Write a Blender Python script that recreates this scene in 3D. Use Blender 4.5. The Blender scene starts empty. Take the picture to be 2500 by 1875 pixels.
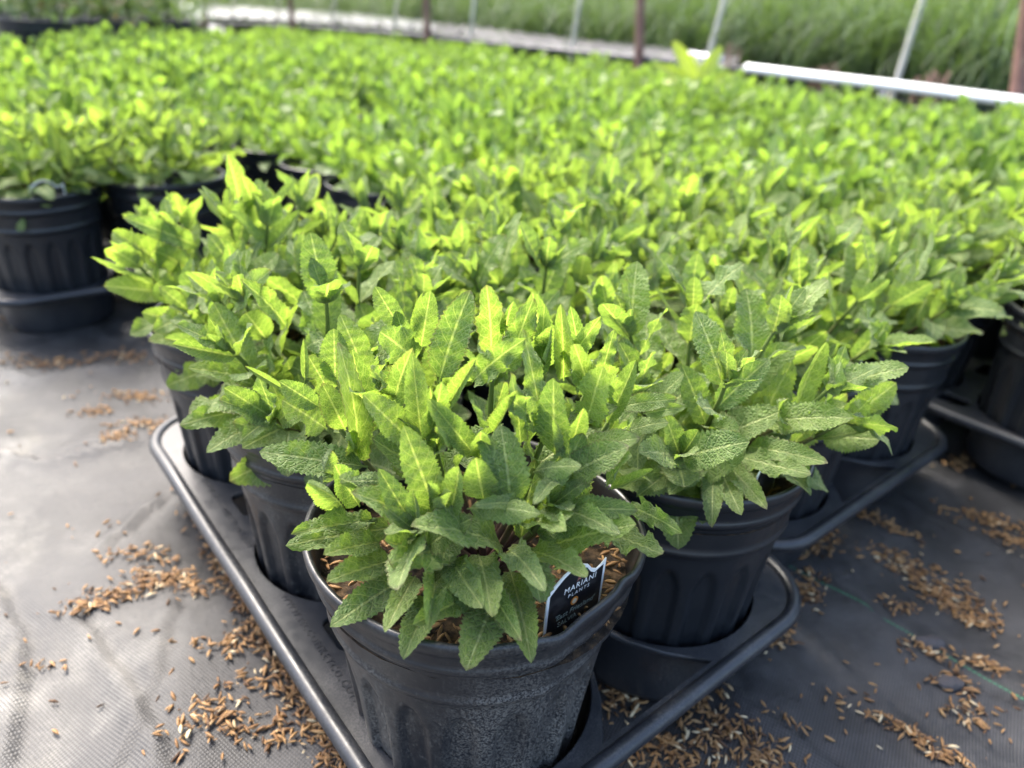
import bpy, bmesh, math, random
import numpy as np
from mathutils import Vector, Matrix

# ------------------------------------------------------------------ camera, world, sun, exposure
SC = bpy.context.scene
COL = SC.collection
CAM_H, PITCH, ROLL, FPX = 0.417, 0.4808, 0.0684, 1759.0        # photo is 2500 x 1875
cam_d = bpy.data.cameras.new('camera')
cam = bpy.data.objects.new('camera', cam_d); COL.objects.link(cam)
cam.matrix_world = (Matrix.Translation((0, 0, CAM_H)) @ Matrix.Rotation(math.pi/2 - PITCH, 4, 'X') @ Matrix.Rotation(ROLL, 4, 'Z'))
cam_d.sensor_width = 36; cam_d.sensor_fit = 'HORIZONTAL'; cam_d.lens = FPX/2500*36
cam_d.clip_start = 0.01; cam_d.clip_end = 500
cam_d.dof.use_dof = True; cam_d.dof.focus_distance = 0.335; cam_d.dof.aperture_fstop = 6.0
SC.camera = cam

SUN_AZ, SUN_EL = math.radians(-42), math.radians(54)            # azimuth from +Y, negative = towards -X
world = bpy.data.worlds.new('World'); SC.world = world; world.use_nodes = True
wn = world.node_tree.nodes; wl = world.node_tree.links; wn.clear()
wo = wn.new('ShaderNodeOutputWorld'); wb = wn.new('ShaderNodeBackground'); ws = wn.new('ShaderNodeTexSky')
ws.sky_type = 'NISHITA'; ws.sun_disc = False; ws.sun_elevation = SUN_EL; ws.sun_rotation = SUN_AZ
ws.air_density = 1.0; ws.dust_density = 5.0; ws.ozone_density = 1.0
wb.inputs['Strength'].default_value = 0.15
wl.new(ws.outputs[0], wb.inputs[0]); wl.new(wb.outputs[0], wo.inputs[0])
sd = bpy.data.lights.new('sun', 'SUN'); sun = bpy.data.objects.new('sun', sd); COL.objects.link(sun)
sd.energy = 1.5; sd.angle = math.radians(18); sd.color = (1.0, 0.955, 0.88)
tosun = Vector((math.sin(SUN_AZ)*math.cos(SUN_EL), math.cos(SUN_AZ)*math.cos(SUN_EL), math.sin(SUN_EL)))
sun.rotation_euler = tosun.to_track_quat('Z', 'Y').to_euler(); sun.location = tosun*5
SC.view_settings.view_transform = 'Standard'; SC.view_settings.look = 'None'
SC.view_settings.gamma = 1; SC.view_settings.use_curve_mapping = False
SC.view_settings.exposure = 2.35
SC.cycles.max_bounces = 5; SC.cycles.diffuse_bounces = 4; SC.cycles.glossy_bounces = 2; SC.cycles.transmission_bounces = 4; SC.cycles.transparent_max_bounces = 2
SC.cycles.sample_clamp_indirect = 6
try:
    SC.cycles.use_denoising = True
except Exception:
    pass

# ------------------------------------------------------------------ frame of the bed
A0 = np.array([-.0082, .299]); PHI = .707
U = np.array([math.cos(PHI), math.sin(PHI)]); V = np.array([-U[1], U[0]])
S = .1611                                                       # pot spacing in a tray
_c, _s, _cr, _sr = math.cos(PITCH), math.sin(PITCH), math.cos(ROLL), math.sin(ROLL)

def uv2xy(u, v): return A0 + u*U + v*V
def ray(px, py):
    a = (px-1250)/FPX; b = (py-937.5)/FPX
    X = a*_cr + b*_sr; W = -a*_sr + b*_cr
    return np.array([X, _c - W*_s, -_s - W*_c])
def at_depth(px, py, d): return ray(px, py)*d + np.array([0, 0, CAM_H])
def at_z(px, py, z):
    d = ray(px, py); return d*((z-CAM_H)/d[2]) + np.array([0, 0, CAM_H])
def at_uplane(px, py, uu):
    d = ray(px, py); t = (A0 @ U + uu)/(d[:2] @ U); return d*t + np.array([0, 0, CAM_H])
def project(P):
    P = np.asarray(P, float); z = P[..., 2]-CAM_H
    d = P[..., 1]*_c - z*_s; W = -(P[..., 1]*_s + z*_c)
    dd = np.where(np.abs(d) < 1e-6, 1e-6, d); X = P[..., 0]/dd; W = W/dd
    return 1250+FPX*(X*_cr - W*_sr), 937.5+FPX*(X*_sr + W*_cr), d
def zg(x, y):
    """the bed drains gently away from the aisle"""
    x = np.asarray(x, float); y = np.asarray(y, float)
    d = np.sqrt(x*x+y*y); v = (x-A0[0])*V[0] + (y-A0[1])*V[1]
    r = np.maximum(0, d-.75); r = r*r/(r+.5)
    w = np.maximum(0, v-1.5); w = w*w/(w+.5)
    h = -.012*np.minimum(r, 9) - .012*np.minimum(w, 8)
    return h

# ------------------------------------------------------------------ material helpers
def mat(name):
    m = bpy.data.materials.new(name); m.use_nodes = True
    nt = m.node_tree; nt.nodes.clear()
    return m, nt, nt.nodes, nt.links
class G:
    """small node-graph helper"""
    def __init__(s, name):
        s.m, s.nt, s.n, s.l = mat(name); s.out = s.n.new('ShaderNodeOutputMaterial')
    def put(s, sock, v):
        if isinstance(v, bpy.types.NodeSocket): s.l.new(v, sock)
        elif v is not None: sock.default_value = v
    def math(s, op, a, b=None, c=None, clamp=False):
        n = s.n.new('ShaderNodeMath'); n.operation = op; n.use_clamp = clamp
        for i, v in enumerate((a, b, c)):
            if v is not None: s.put(n.inputs[i], v)
        return n.outputs[0]
    def smooth(s, x, a, b, lo=0.0, hi=1.0):
        n = s.n.new('ShaderNodeMapRange'); n.interpolation_type = 'SMOOTHSTEP'
        s.put(n.inputs[0], x); s.put(n.inputs[1], a); s.put(n.inputs[2], b); s.put(n.inputs[3], lo); s.put(n.inputs[4], hi)
        return n.outputs[0]
    def mix(s, f, a, b, kind='MIX'):
        n = s.n.new('ShaderNodeMix'); n.data_type = 'RGBA'; n.blend_type = kind
        s.put(n.inputs[0], f); s.put(n.inputs[6], a if isinstance(a, bpy.types.NodeSocket) else (*a, 1)); s.put(n.inputs[7], b if isinstance(b, bpy.types.NodeSocket) else (*b, 1))
        return n.outputs[2]
    def noise(s, vec, scale, detail=3, rough=.55, color=False):
        n = s.n.new('ShaderNodeTexNoise'); s.put(n.inputs['Vector'], vec); n.inputs['Scale'].default_value = scale
        n.inputs['Detail'].default_value = detail; n.inputs['Roughness'].default_value = rough
        return n.outputs['Color' if color else 'Fac']
    def voronoi(s, vec, scale, feature='F1'):
        n = s.n.new('ShaderNodeTexVoronoi'); n.feature = feature; s.put(n.inputs['Vector'], vec); n.inputs['Scale'].default_value = scale
        return n.outputs['Distance']
    def coord(s, which='Object'): return s.n.new('ShaderNodeTexCoord').outputs[which]
    def mapping(s, vec, loc=(0, 0, 0), rot=(0, 0, 0), scale=(1, 1, 1)):
        n = s.n.new('ShaderNodeMapping'); s.put(n.inputs[0], vec); n.inputs[1].default_value = loc; n.inputs[2].default_value = rot; n.inputs[3].default_value = scale
        return n.outputs[0]
    def sep(s, vec):
        n = s.n.new('ShaderNodeSeparateXYZ'); s.put(n.inputs[0], vec); return n.outputs
    def comb(s, x, y, z=0.0):
        n = s.n.new('ShaderNodeCombineXYZ')
        for i, v in enumerate((x, y, z)): s.put(n.inputs[i], v)
        return n.outputs[0]
    def bump(s, h, strength=.5, dist=.001, normal=None):
        n = s.n.new('ShaderNodeBump'); n.inputs['Strength'].default_value = strength; n.inputs['Distance'].default_value = dist
        s.put(n.inputs['Height'], h)
        if normal is not None: s.l.new(normal, n.inputs['Normal'])
        return n.outputs[0]
    def rand(s): return s.n.new('ShaderNodeObjectInfo').outputs['Random']
    def attr(s, name):
        n = s.n.new('ShaderNodeAttribute'); n.attribute_name = name; return n.outputs['Fac']
    def principled(s, color, rough=.5, normal=None, spec=.5, sheen=0.0):
        n = s.n.new('ShaderNodeBsdfPrincipled')
        s.put(n.inputs['Base Color'], color if isinstance(color, bpy.types.NodeSocket) else (*color, 1))
        s.put(n.inputs['Roughness'], rough); s.put(n.inputs['Specular IOR Level'], spec)
        if sheen: n.inputs['Sheen Weight'].default_value = sheen; n.inputs['Sheen Roughness'].default_value = .5
        if normal is not None: s.l.new(normal, n.inputs['Normal'])
        return n.outputs[0]
    def translucent(s, color, normal=None):
        n = s.n.new('ShaderNodeBsdfTranslucent'); s.put(n.inputs[0], color if isinstance(color, bpy.types.NodeSocket) else (*color, 1))
        if normal is not None: s.l.new(normal, n.inputs['Normal'])
        return n.outputs[0]
    def mixsh(s, f, a, b):
        n = s.n.new('ShaderNodeMixShader'); s.put(n.inputs[0], f); s.l.new(a, n.inputs[1]); s.l.new(b, n.inputs[2]); return n.outputs[0]
    def done(s, sh): s.l.new(sh, s.out.inputs[0]); return s.m

def leaf_material(name, dark, light, vein, under, fine=True, transl=.48, tcol=(1.36, 1.46, .52), rough=.5):
    g = G(name)
    uv = g.sep(g.coord('UV')); u, v = uv[0], uv[1]
    q = g.math('MULTIPLY', g.math('ABSOLUTE', g.math('SUBTRACT', v, .5)), 2.0)
    rnd = g.math('FRACT', g.math('ADD', g.rand(), g.attr('tint')))
    rnd2 = g.math('FRACT', g.math('MULTIPLY', rnd, 7.31))
    col = g.mix(rnd, dark, light)
    wp = g.n.new('ShaderNodeNewGeometry').outputs['Position']
    col = g.mix(g.smooth(g.noise(wp, 6.5, 2), .38, .66, 0, .42), col, tuple(c_*k_ for c_, k_ in zip(dark, (.72, .82, 1.0))))
    mott = g.noise(g.comb(u, v, g.math('MULTIPLY', rnd, 9.0)), 3.2, 3)
    col = g.mix(g.smooth(mott, .35, .7, 0, .45), col, light)
    # a little browning at the very edge and tip of some leaves
    edge = g.math('MULTIPLY', g.smooth(q, .86, 1.0), g.smooth(rnd2, .55, .9, 0, .6))
    col = g.mix(edge, col, (.16, .105, .075))
    tipb = g.math('MULTIPLY', g.smooth(u, .93, 1.0), g.smooth(rnd2, .4, .9, 0, .7))
    col = g.mix(tipb, col, (.15, .09, .08))
    mid = g.smooth(q, .03, .105, 1, 0)
    col0 = col
    if fine:
        sv = g.math('ABSOLUTE', g.math('SUBTRACT', g.math('FRACT', g.math('SUBTRACT', g.math('MULTIPLY', u, 7.5), g.math('MULTIPLY', q, 1.5))), .5))
        sec = g.math('MULTIPLY', g.smooth(sv, .41, .5), g.smooth(q, .75, 1.0, 1, .2))
        cells = g.comb(g.math('MULTIPLY', u, 1.0), g.math('MULTIPLY', v, .42), g.math('MULTIPLY', rnd2, 5.0))
        de = g.voronoi(cells, 22, 'DISTANCE_TO_EDGE')
        net = g.smooth(de, .02, .13, 1, 0)
        lines = g.math('MAXIMUM', g.math('MULTIPLY', sec, .55), g.math('MULTIPLY', net, .24))
        lines = g.math('MAXIMUM', lines, g.math('MULTIPLY', mid, .9))
        col = g.mix(lines, col, vein)
        h = g.math('SUBTRACT', g.smooth(de, 0, .3), g.math('MULTIPLY', g.math('MAXIMUM', sec, mid), .8))
        nrm = g.bump(h, .9, .0008)
    else:
        col = g.mix(g.math('MULTIPLY', mid, .7), col, vein); nrm = None
    back = g.n.new('ShaderNodeNewGeometry').outputs['Backfacing']
    colb = g.mix(.5, col, under)
    colf = g.mix(back, col, colb)
    ps = g.principled(colf, rough, nrm, .3, .16)
    tc = g.mix(1.0, col, tcol, 'MULTIPLY')
    tr = g.translucent(tc)
    return g.done(g.mixsh(transl, ps, tr))

M = {}
M['leaf'] = leaf_material('sage_leaf', (.114, .192, .052), (.200, .286, .068), (.42, .48, .21), (.22, .29, .14))
M['leaf_far'] = leaf_material('sage_leaf_far', (.114, .192, .052), (.200, .286, .068), (.33, .40, .14), (.22, .29, .14), fine=False)
M['weed_leaf'] = leaf_material('weed_leaf', (.27, .34, .06), (.32, .38, .07), (.4, .42, .16), (.3, .35, .12), fine=False)
M['grass'] = leaf_material('grass_blade', (.07, .118, .052), (.13, .19, .085), (.18, .24, .12), (.12, .18, .09), fine=False, transl=.4)
M['shrub'] = leaf_material('shrub_leaf', (.10, .16, .07), (.16, .23, .10), (.2, .26, .13), (.16, .21, .12), fine=False, transl=.38)
M['shrub_brown'] = leaf_material('shrub_leaf_brown', (.13, .11, .06), (.18, .15, .08), (.2, .18, .1), (.15, .13, .09), fine=False, transl=.3)

def plain(name, color, rough=.5, spec=.5, noise=None, bump=None):
    g = G(name); co = g.coord(); c = color; n = None
    if noise:
        c2, sc, a, b, amt = noise
        c = g.mix(g.smooth(g.noise(co, sc, 4), a, b, 0, amt), color, c2)
    if bump:
        n = g.bump(g.noise(co, bump[0], 4), bump[1], bump[2])
    return g.done(g.principled(c, rough, n, spec))

def plastic(name, base, dust, dustamt, rough):
    g = G(name); co = g.coord()
    st = g.mapping(co, scale=(1, 1, .45))
    big = g.noise(st, 16, 3); fine = g.noise(co, 900, 2, .7); mid = g.noise(st, 120, 4, .65)
    z = g.sep(co)[2]
    d = g.math('MULTIPLY', g.smooth(big, .38, .68), g.smooth(fine, .40, .62))
    d = g.math('ADD', g.math('MULTIPLY', d, .8), g.math('MULTIPLY', g.smooth(g.noise(st, 500, 3, .7), .55, .72), .28))
    d = g.math('MULTIPLY', d, g.math('MULTIPLY', g.smooth(z, .175, .10, .35, 1), dustamt), clamp=True)
    sp = g.smooth(g.voronoi(co, 260), .10, .05, 0, .5)
    d = g.math('MAXIMUM', d, g.math('MULTIPLY', sp, g.smooth(big, .5, .6)))
    col = g.mix(d, base, dust)
    ro = g.math('ADD', g.math('MULTIPLY', d, .35), g.smooth(mid, .3, .7, rough-.06, rough+.08))
    nr = g.bump(fine, .1, .0004)
    return g.done(g.principled(col, ro, nr, .5))
M['pot'] = plastic('pot_plastic', (.0095, .0105, .013), (.17, .162, .145), 1.05, .36)
M['pot_clean'] = plastic('pot_plastic_clean', (.0085, .0105, .0135), (.10, .10, .10), .20, .34)
M['tray'] = plastic('tray_plastic', (.015, .017, .021), (.15, .145, .14), .35, .36)

def soil_mat():
    g = G('potting_soil'); co = g.coord()
    c = g.mix(g.smooth(g.noise(co, 150, 4), .4, .65), (.016, .012, .009), (.07, .045, .025))
    return g.done(g.principled(c, .9, g.bump(g.noise(co, 190, 5), .9, .003), .2))
M['soil'] = soil_mat()
def hull_mat():
    g = G('rice_hull'); t = g.math('FRACT', g.math('ADD', g.attr('tint'), 0.0)); co = g.coord()
    c = g.mix(t, (.15, .072, .026), (.34, .20, .082))
    c = g.mix(g.smooth(t, .88, .98), c, (.55, .45, .28))
    c = g.mix(g.smooth(t, .16, .04), c, (.07, .035, .015))
    return g.done(g.principled(c, .6, g.bump(g.noise(co, 1500, 2), .4, .0004), .35))
M['hull'] = hull_mat()
def stem_mat():
    g = G('sage_stem'); z = g.sep(g.coord())[2]; n = g.noise(g.coord(), 90, 2)
    c = g.mix(g.smooth(g.math('ADD', z, g.math('MULTIPLY', n, .04)), .19, .25), (.075, .042, .035), (.12, .17, .04))
    return g.done(g.mixsh(.15, g.principled(c, .6, None, .3), g.translucent(c)))
M['stem'] = stem_mat()
M['white'] = plain('tag_white', (.82, .82, .80), .35)
M['black'] = plain('tag_black', (.018, .018, .020), .28, .5, ((.055, .05, .047), 95, .48, .62, .8))
M['ink'] = plain('print_white', (.80, .80, .78), .4)
M['ink_green'] = plain('print_grey_green', (.30, .36, .31), .4)
M['ink_orange'] = plain('print_orange', (.78, .28, .04), .4)
M['ink_cream'] = plain('print_cream', (.85, .72, .5), .4)
M['ink_leaf'] = plain('print_leaf_green', (.03, .18, .10), .4)
M['ink_pink'] = plain('print_pink', (.42, .16, .13), .4)
M['galv'] = plain('galvanised_pipe', (.52, .50, .44), .45, .5, ((.3, .29, .26), 30, .45, .7, .5))
M['rust'] = plain('rusty_brown_post', (.19, .105, .085), .7, .3, ((.10, .055, .045), 25, .4, .65, .7))
M['film'] = plain('white_film', (.40, .39, .39), .3, .5, ((.22, .21, .21), 9, .4, .7, .5), (14, .5, .02))
M['strip'] = plain('grey_cloth', (.15, .145, .15), .6, .4, ((.09, .085, .09), 12, .4, .7, .7), (14, .5, .02))
M['strap'] = plain('dark_tubing', (.05, .055, .065), .45)
M['pipe'] = plain('white_pipe', (.80, .81, .82), .3)
M['tan'] = plain('weathered_wood', (.23, .16, .09), .7, .3, ((.14, .095, .05), 40, .4, .7, .6))
M['dry'] = plain('dry_weed', (.24, .15, .12), .8, .2)
M['stone'] = plain('dark_stone', (.045, .042, .045), .7, .4, ((.02, .02, .02), 60, .4, .7, .6), (120, .6, .002))

# ------------------------------------------------------------------ mesh helpers
def mesh_from(name, verts, faces, uvs=None, tint=None, material=None, smooth=True):
    me = bpy.data.meshes.new(name)
    verts = np.asarray(verts, np.float32); faces = np.asarray(faces, np.int32)
    k = faces.shape[1]; nf = len(faces)
    me.vertices.add(len(verts)); me.vertices.foreach_set('co', verts.ravel())
    me.loops.add(nf*k); me.loops.foreach_set('vertex_index', faces.ravel())
    me.polygons.add(nf); me.polygons.foreach_set('loop_start', np.arange(0, nf*k, k, dtype=np.int32))
    if smooth: me.polygons.foreach_set('use_smooth', np.ones(nf, bool))
    if uvs is not None:
        ul = me.uv_layers.new(name='UVMap'); ul.data.foreach_set('uv', np.asarray(uvs, np.float32)[faces.ravel()].ravel())
    if tint is not None:
        a = me.attributes.new('tint', 'FLOAT', 'POINT'); a.data.foreach_set('value', np.asarray(tint, np.float32))
    me.update(calc_edges=True); me.validate()
    if material: me.materials.append(material)
    return me
def obj(name, data, parent=None, loc=None):
    o = bpy.data.objects.new(name, data); COL.objects.link(o)
    if parent is not None: o.parent = parent
    if loc is not None: o.location = loc
    return o
def thing(name, label, cat, loc=(0, 0, 0), rotz=0, group=None):
    o = bpy.data.objects.new(name, None); COL.objects.link(o); o.empty_display_size = .02
    o.location = loc; o.rotation_euler = (0, 0, rotz); o['label'] = label; o['category'] = cat
    if group: o['group'] = group
    return o
def tag(o, label, cat, group=None):
    o['label'] = label; o['category'] = cat
    if group: o['group'] = group
    return o
def grid_faces(nu, nv, closed=False):
    """faces of an (nu) x (nv) vertex grid, nv the fast index"""
    i = np.arange(nu-1)[:, None]; w = nv if closed else nv-1; j = np.arange(w)[None, :]
    j2 = (j+1) % nv
    return np.stack([i*nv+j, (i+1)*nv+j, (i+1)*nv+j2, i*nv+j2], -1).reshape(-1, 4)
def merge(parts):
    """parts: (verts, faces, uvs, tint) -> one set"""
    vs, fs, us, ts, o = [], [], [], [], 0
    for v, f, u, t in parts:
        vs.append(v); fs.append(f+o); o += len(v)
        us.append(u if u is not None else np.zeros((len(v), 2))); ts.append(t if t is not None else np.zeros(len(v)))
    return np.concatenate(vs), np.concatenate(fs), np.concatenate(us), np.concatenate(ts)
def tube(pts, rad, sides=8, closed=False, cap=True):
    P = np.asarray(pts, float); n = len(P); rad = np.broadcast_to(np.asarray(rad, float), (n,))
    T = np.roll(P, -1, 0)-np.roll(P, 1, 0) if closed else np.gradient(P, axis=0)
    T /= np.linalg.norm(T, axis=1)[:, None]+1e-12
    ref = np.array([0, 0, 1.0]) if abs(T[:, 2]).mean() < .8 else np.array([1.0, 0, 0])
    N = np.cross(T, ref); N /= np.linalg.norm(N, axis=1)[:, None]+1e-12; B = np.cross(T, N)
    a = np.linspace(0, 2*np.pi, sides, endpoint=False)
    v = P[:, None]+rad[:, None, None]*(np.cos(a)[None, :, None]*N[:, None]+np.sin(a)[None, :, None]*B[:, None])
    f = grid_faces(n, sides, True)
    if closed:
        j = np.arange(sides); f = np.concatenate([f, np.stack([(n-1)*sides+j, j, (j+1) % sides, (n-1)*sides+(j+1) % sides], -1)])
    v = v.reshape(-1, 3)
    if cap and not closed:
        v = np.concatenate([v, P[:1], P[-1:]]); j = np.arange(sides); k = (j+1) % sides
        f = np.concatenate([f, np.stack([np.full(sides, n*sides), j, k, np.full(sides, n*sides)], -1)[:, [0, 1, 2, 2]]*1]) if False else f
        # caps as degenerate-free quads over pairs of sides
        j = np.arange(0, sides, 2)
        c0 = np.stack([np.full(len(j), n*sides), j, (j+1) % sides, (j+2) % sides], -1)
        c1 = np.stack([np.full(len(j), n*sides+1), (n-1)*sides+(j+2) % sides, (n-1)*sides+(j+1) % sides, (n-1)*sides+j], -1)
        f = np.concatenate([f, c0, c1])
    return v, f, np.zeros((len(v), 2)), np.zeros(len(v))
def box(cx, cy, cz, sx, sy, sz, rz=0):
    v = np.array([[x, y, z] for x in (-.5, .5) for y in (-.5, .5) for z in (-.5, .5)])*[sx, sy, sz]
    c, s = math.cos(rz), math.sin(rz)
    v = np.stack([v[:, 0]*c-v[:, 1]*s+cx, v[:, 0]*s+v[:, 1]*c+cy, v[:, 2]+cz], 1)
    f = np.array([[0, 1, 3, 2], [4, 6, 7, 5], [0, 4, 5, 1], [2, 3, 7, 6], [0, 2, 6, 4], [1, 5, 7, 3]])
    return v, f, np.zeros((8, 2)), np.zeros(8)

# ------------------------------------------------------------------ ground: one sheet of woven fabric
def graded(a, b, step, far, growth=1.22):
    core = list(np.arange(a, b+step/2, step)); lo, hi = [], []
    st, x = step, core[0]
    while x > -far: st *= growth; x -= st; lo.append(x)
    st, x = step, core[-1]
    while x < far: st *= growth; x += st; hi.append(x)
    return np.array(lo[::-1]+core+hi)
gx = graded(-.62, .72, .0055, 90); gy = graded(.02, 1.12, .0055, 90)
X, Y = np.meshgrid(gx, gy, indexing='ij'); Z = zg(X, Y)
rs = np.random.RandomState(4)
near = np.exp(-(np.maximum(0, np.sqrt((X-.05)**2+(Y-.45)**2)-.7)/.4)**2)
for k in range(9):
    a = rs.uniform(0, 2*np.pi); L = rs.uniform(.12, .4)
    Z = Z+near*.0016*np.sin(2*np.pi*(X*math.cos(a)+Y*math.sin(a))/L+rs.uniform(0, 6))
def crease(pxs, h, w, sw=.03, sh=.003):
    global Z
    P = np.array([at_z(px, py, 0)[:2] for px, py in pxs])
    best = np.full(X.shape, 9.0); sgn = np.zeros(X.shape)
    for p, q in zip(P[:-1], P[1:]):
        d = q-p; L = d @ d; t = np.clip(((X-p[0])*d[0]+(Y-p[1])*d[1])/L, 0, 1)
        ex, ey = X-p[0]-t*d[0], Y-p[1]-t*d[1]; r = np.sqrt(ex*ex+ey*ey)
        s = np.sign(ex*d[1]-ey*d[0]); m = r < best
        best = np.where(m, r, best); sgn = np.where(m, s, sgn)
    Z = Z+h*np.exp(-(best/w)**2)*np.where(sgn > 0, 1, -.9)+sh*np.exp(-(best/sw)**2)
crease([(184, 1502), (268, 1608), (346, 1731), (420, 1885)], .0026, .009)
crease([(435, 1480), (402, 1592), (391, 1692), (363, 1742), (300, 1890)], .0022, .008)
crease([(-30, 1400), (61, 1553), (70, 1675), (40, 1860)], .003, .010, .05, .008)
crease([(400, 1225), (357, 1262), (268, 1352)], .003, .010, .05, .007)
crease([(-60, 1090), (110, 1130), (300, 1100)], .006, .012, .05, .006)
crease([(-60, 890), (100, 930), (270, 900)], .006, .016, .06, .006)
crease([(1712, 1599), (1819, 1720), (1925, 1804), (2020, 1870)], .003, .009)
crease([(2060, 1450), (2230, 1590), (2420, 1700), (2560, 1760)], .0022, .008, .05, .004)
crease([(2100, 1130), (2280, 1250), (2560, 1420)], .003, .012, .05, .004)
crease([(2000, 1560), (2150, 1700), (2330, 1860)], .002, .008, .04, .003)
gm = mesh_from('ground', np.stack([X, Y, Z], -1).reshape(-1, 3), grid_faces(len(gx), len(gy))[:, ::-1])

def ground_mat():
    g = G('woven_ground_cloth'); co = g.coord()
    r = g.sep(g.mapping(co, rot=(0, 0, math.radians(-14))))
    P = .0028
    wx = g.math('SINE', g.math('MULTIPLY', r[0], 2*math.pi/P)); wy = g.math('SINE', g.math('MULTIPLY', r[1], 2*math.pi/(P*1.05)))
    chk = g.math('MULTIPLY', wx, wy)
    weave = g.math('ADD', g.math('MULTIPLY', chk, .6), g.math('MULTIPLY', g.math('ABSOLUTE', wx), .4))
    big = g.noise(co, 5.5, 5, .6); mid = g.noise(co, 26, 5, .65); fine = g.noise(co, 300, 3, .7)
    # along the aisle on the sunny side the cloth carries pale dried silt and algae
    uu = g.n.new('ShaderNodeVectorMath'); uu.operation = 'DOT_PRODUCT'; g.l.new(co, uu.inputs[0]); uu.inputs[1].default_value = (U[0], U[1], 0)
    aisle = g.smooth(uu.outputs['Value'], A0 @ U-.10, A0 @ U-.19)
    silt = g.math('MULTIPLY', g.math('MULTIPLY', g.smooth(big, .42, .60), g.smooth(mid, .34, .60, .12, 1)), g.smooth(fine, .35, .6, .55, 1))
    silt = g.math('MULTIPLY', silt, g.math('ADD', g.math('MULTIPLY', aisle, .72), .06))
    base = g.mix(g.smooth(mid, .35, .7), (.022, .022, .023), (.046, .045, .046))
    base = g.mix(g.math('MULTIPLY', aisle, .4), base, (.085, .085, .083))
    alg = g.math('MULTIPLY', g.smooth(g.noise(g.mapping(co, loc=(3, 1, 0)), 7, 3), .52, .68), aisle)
    siltc = g.mix(alg, (.29, .28, .25), (.34, .31, .20))
    col = g.mix(silt, base, siltc)
    col = g.mix(1.0, col, g.mix(g.smooth(chk, -.55, .55), (.36, .36, .36), (1.25, 1.25, 1.25)), 'MULTIPLY')
    col = g.mix(g.smooth(fine, .6, .72, 0, .5), col, (.02, .018, .015))
    # stitched green guide threads
    p, q = at_z(1996, 1429, 0)[:2], at_z(2500, 1712, 0)[:2]; d = (q-p)/np.linalg.norm(q-p)
    dn = g.n.new('ShaderNodeVectorMath'); dn.operation = 'DOT_PRODUCT'; g.l.new(co, dn.inputs[0]); dn.inputs[1].default_value = (-d[1], d[0], 0)
    off = g.math('SUBTRACT', dn.outputs['Value'], float(-d[1]*p[0]+d[0]*p[1]))
    off = g.math('ADD', off, g.math('MULTIPLY', g.math('SUBTRACT', g.noise(co, 12, 2), .5), .006))
    thr = g.math('MULTIPLY', g.smooth(g.math('ABSOLUTE', off), .0006, .0011, 1, 0), g.smooth(g.math('MULTIPLY', wy, mid), -.1, .2, .35, 1))
    col = g.mix(g.math('MULTIPLY', thr, .7), col, (.03, .20, .09))
    ro = g.smooth(mid, .3, .7, .50, .64)
    n1 = g.bump(weave, .5, .0005); n2 = g.bump(mid, .35, .006, n1)
    return g.done(g.principled(col, ro, n2, .38))
gm.materials.append(ground_mat())
ground = obj('ground', gm); ground['kind'] = 'structure'

# ------------------------------------------------------------------ leaves
def leaf_geo(nu, nh, ratio=.42, bend=.4, fold=.25, wave=.12, fr=2.0, curl=0.0, twist=0.0, teeth=.07, seed=0, bite=None, side=0.0):
    r = np.random.RandomState(seed)
    t = np.linspace(0, 1, nu+1); s = np.clip((t-.07)/.93, 1e-4, 1)
    h = ratio/2*(s**.44)*((1-s)**.62)/.486
    h = np.maximum(h, .014*(1-t)+.0015)
    th = bend*(t**1.4)
    dt = 1/nu
    cx = np.concatenate([[0], np.cumsum(np.cos(th[:-1])*dt)]); cz = -np.concatenate([[0], np.cumsum(np.sin(th[:-1])*dt)])
    q = np.linspace(-1, 1, 2*nh+1)
    ph1, ph2 = r.uniform(0, 6, 2)
    Q, T = np.meshgrid(q, t); Hh = np.repeat(h[:, None], 2*nh+1, 1)
    if bite is not None:
        b0, b1, sd, am = bite
        m = np.exp(-((T-(b0+b1)/2)/((b1-b0)/2))**4)*(Q*sd > 0)
        Hh = Hh*(1-am*m)
    tooth = np.where(np.arange(nu+1) % 2 == 0, 1, -1)[:, None]*teeth*(np.abs(Q) > .99)
    tooth = tooth*(T > .1)*(1+.5*r.uniform(-1, 1, (nu+1, 1)))
    Hh = Hh*(1+tooth)
    sgn = np.sign(Q)
    y = Q*Hh*math.cos(fold)
    z = np.abs(Q)*Hh*math.sin(fold)+curl*(Q**2)*Hh
    z = z+wave*Hh*(Q**2)*np.where(sgn > 0, np.sin(2*np.pi*fr*T+ph1), np.sin(2*np.pi*fr*1.15*T+ph2))
    z = z+.035*Hh*np.cos(np.pi*3*Q)*np.cos(2*np.pi*7.5*T-np.abs(Q)*6)*(np.abs(Q) < .99)
    tw = twist*T
    y2 = y*np.cos(tw)-z*np.sin(tw); z2 = y*np.sin(tw)+z*np.cos(tw)
    thg = th[:, None]
    x = cx[:, None]+z2*np.sin(thg); zz = cz[:, None]+z2*np.cos(thg)
    y2 = y2+side*(T**2)
    v = np.stack([x, y2, zz], -1).reshape(-1, 3)
    uv = np.stack([T, Q*.5+.5], -1).reshape(-1, 2)
    return v, grid_faces(nu+1, 2*nh+1), uv, np.zeros(len(v))
LV = []                                  # near leaf shapes (one unit long)
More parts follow.
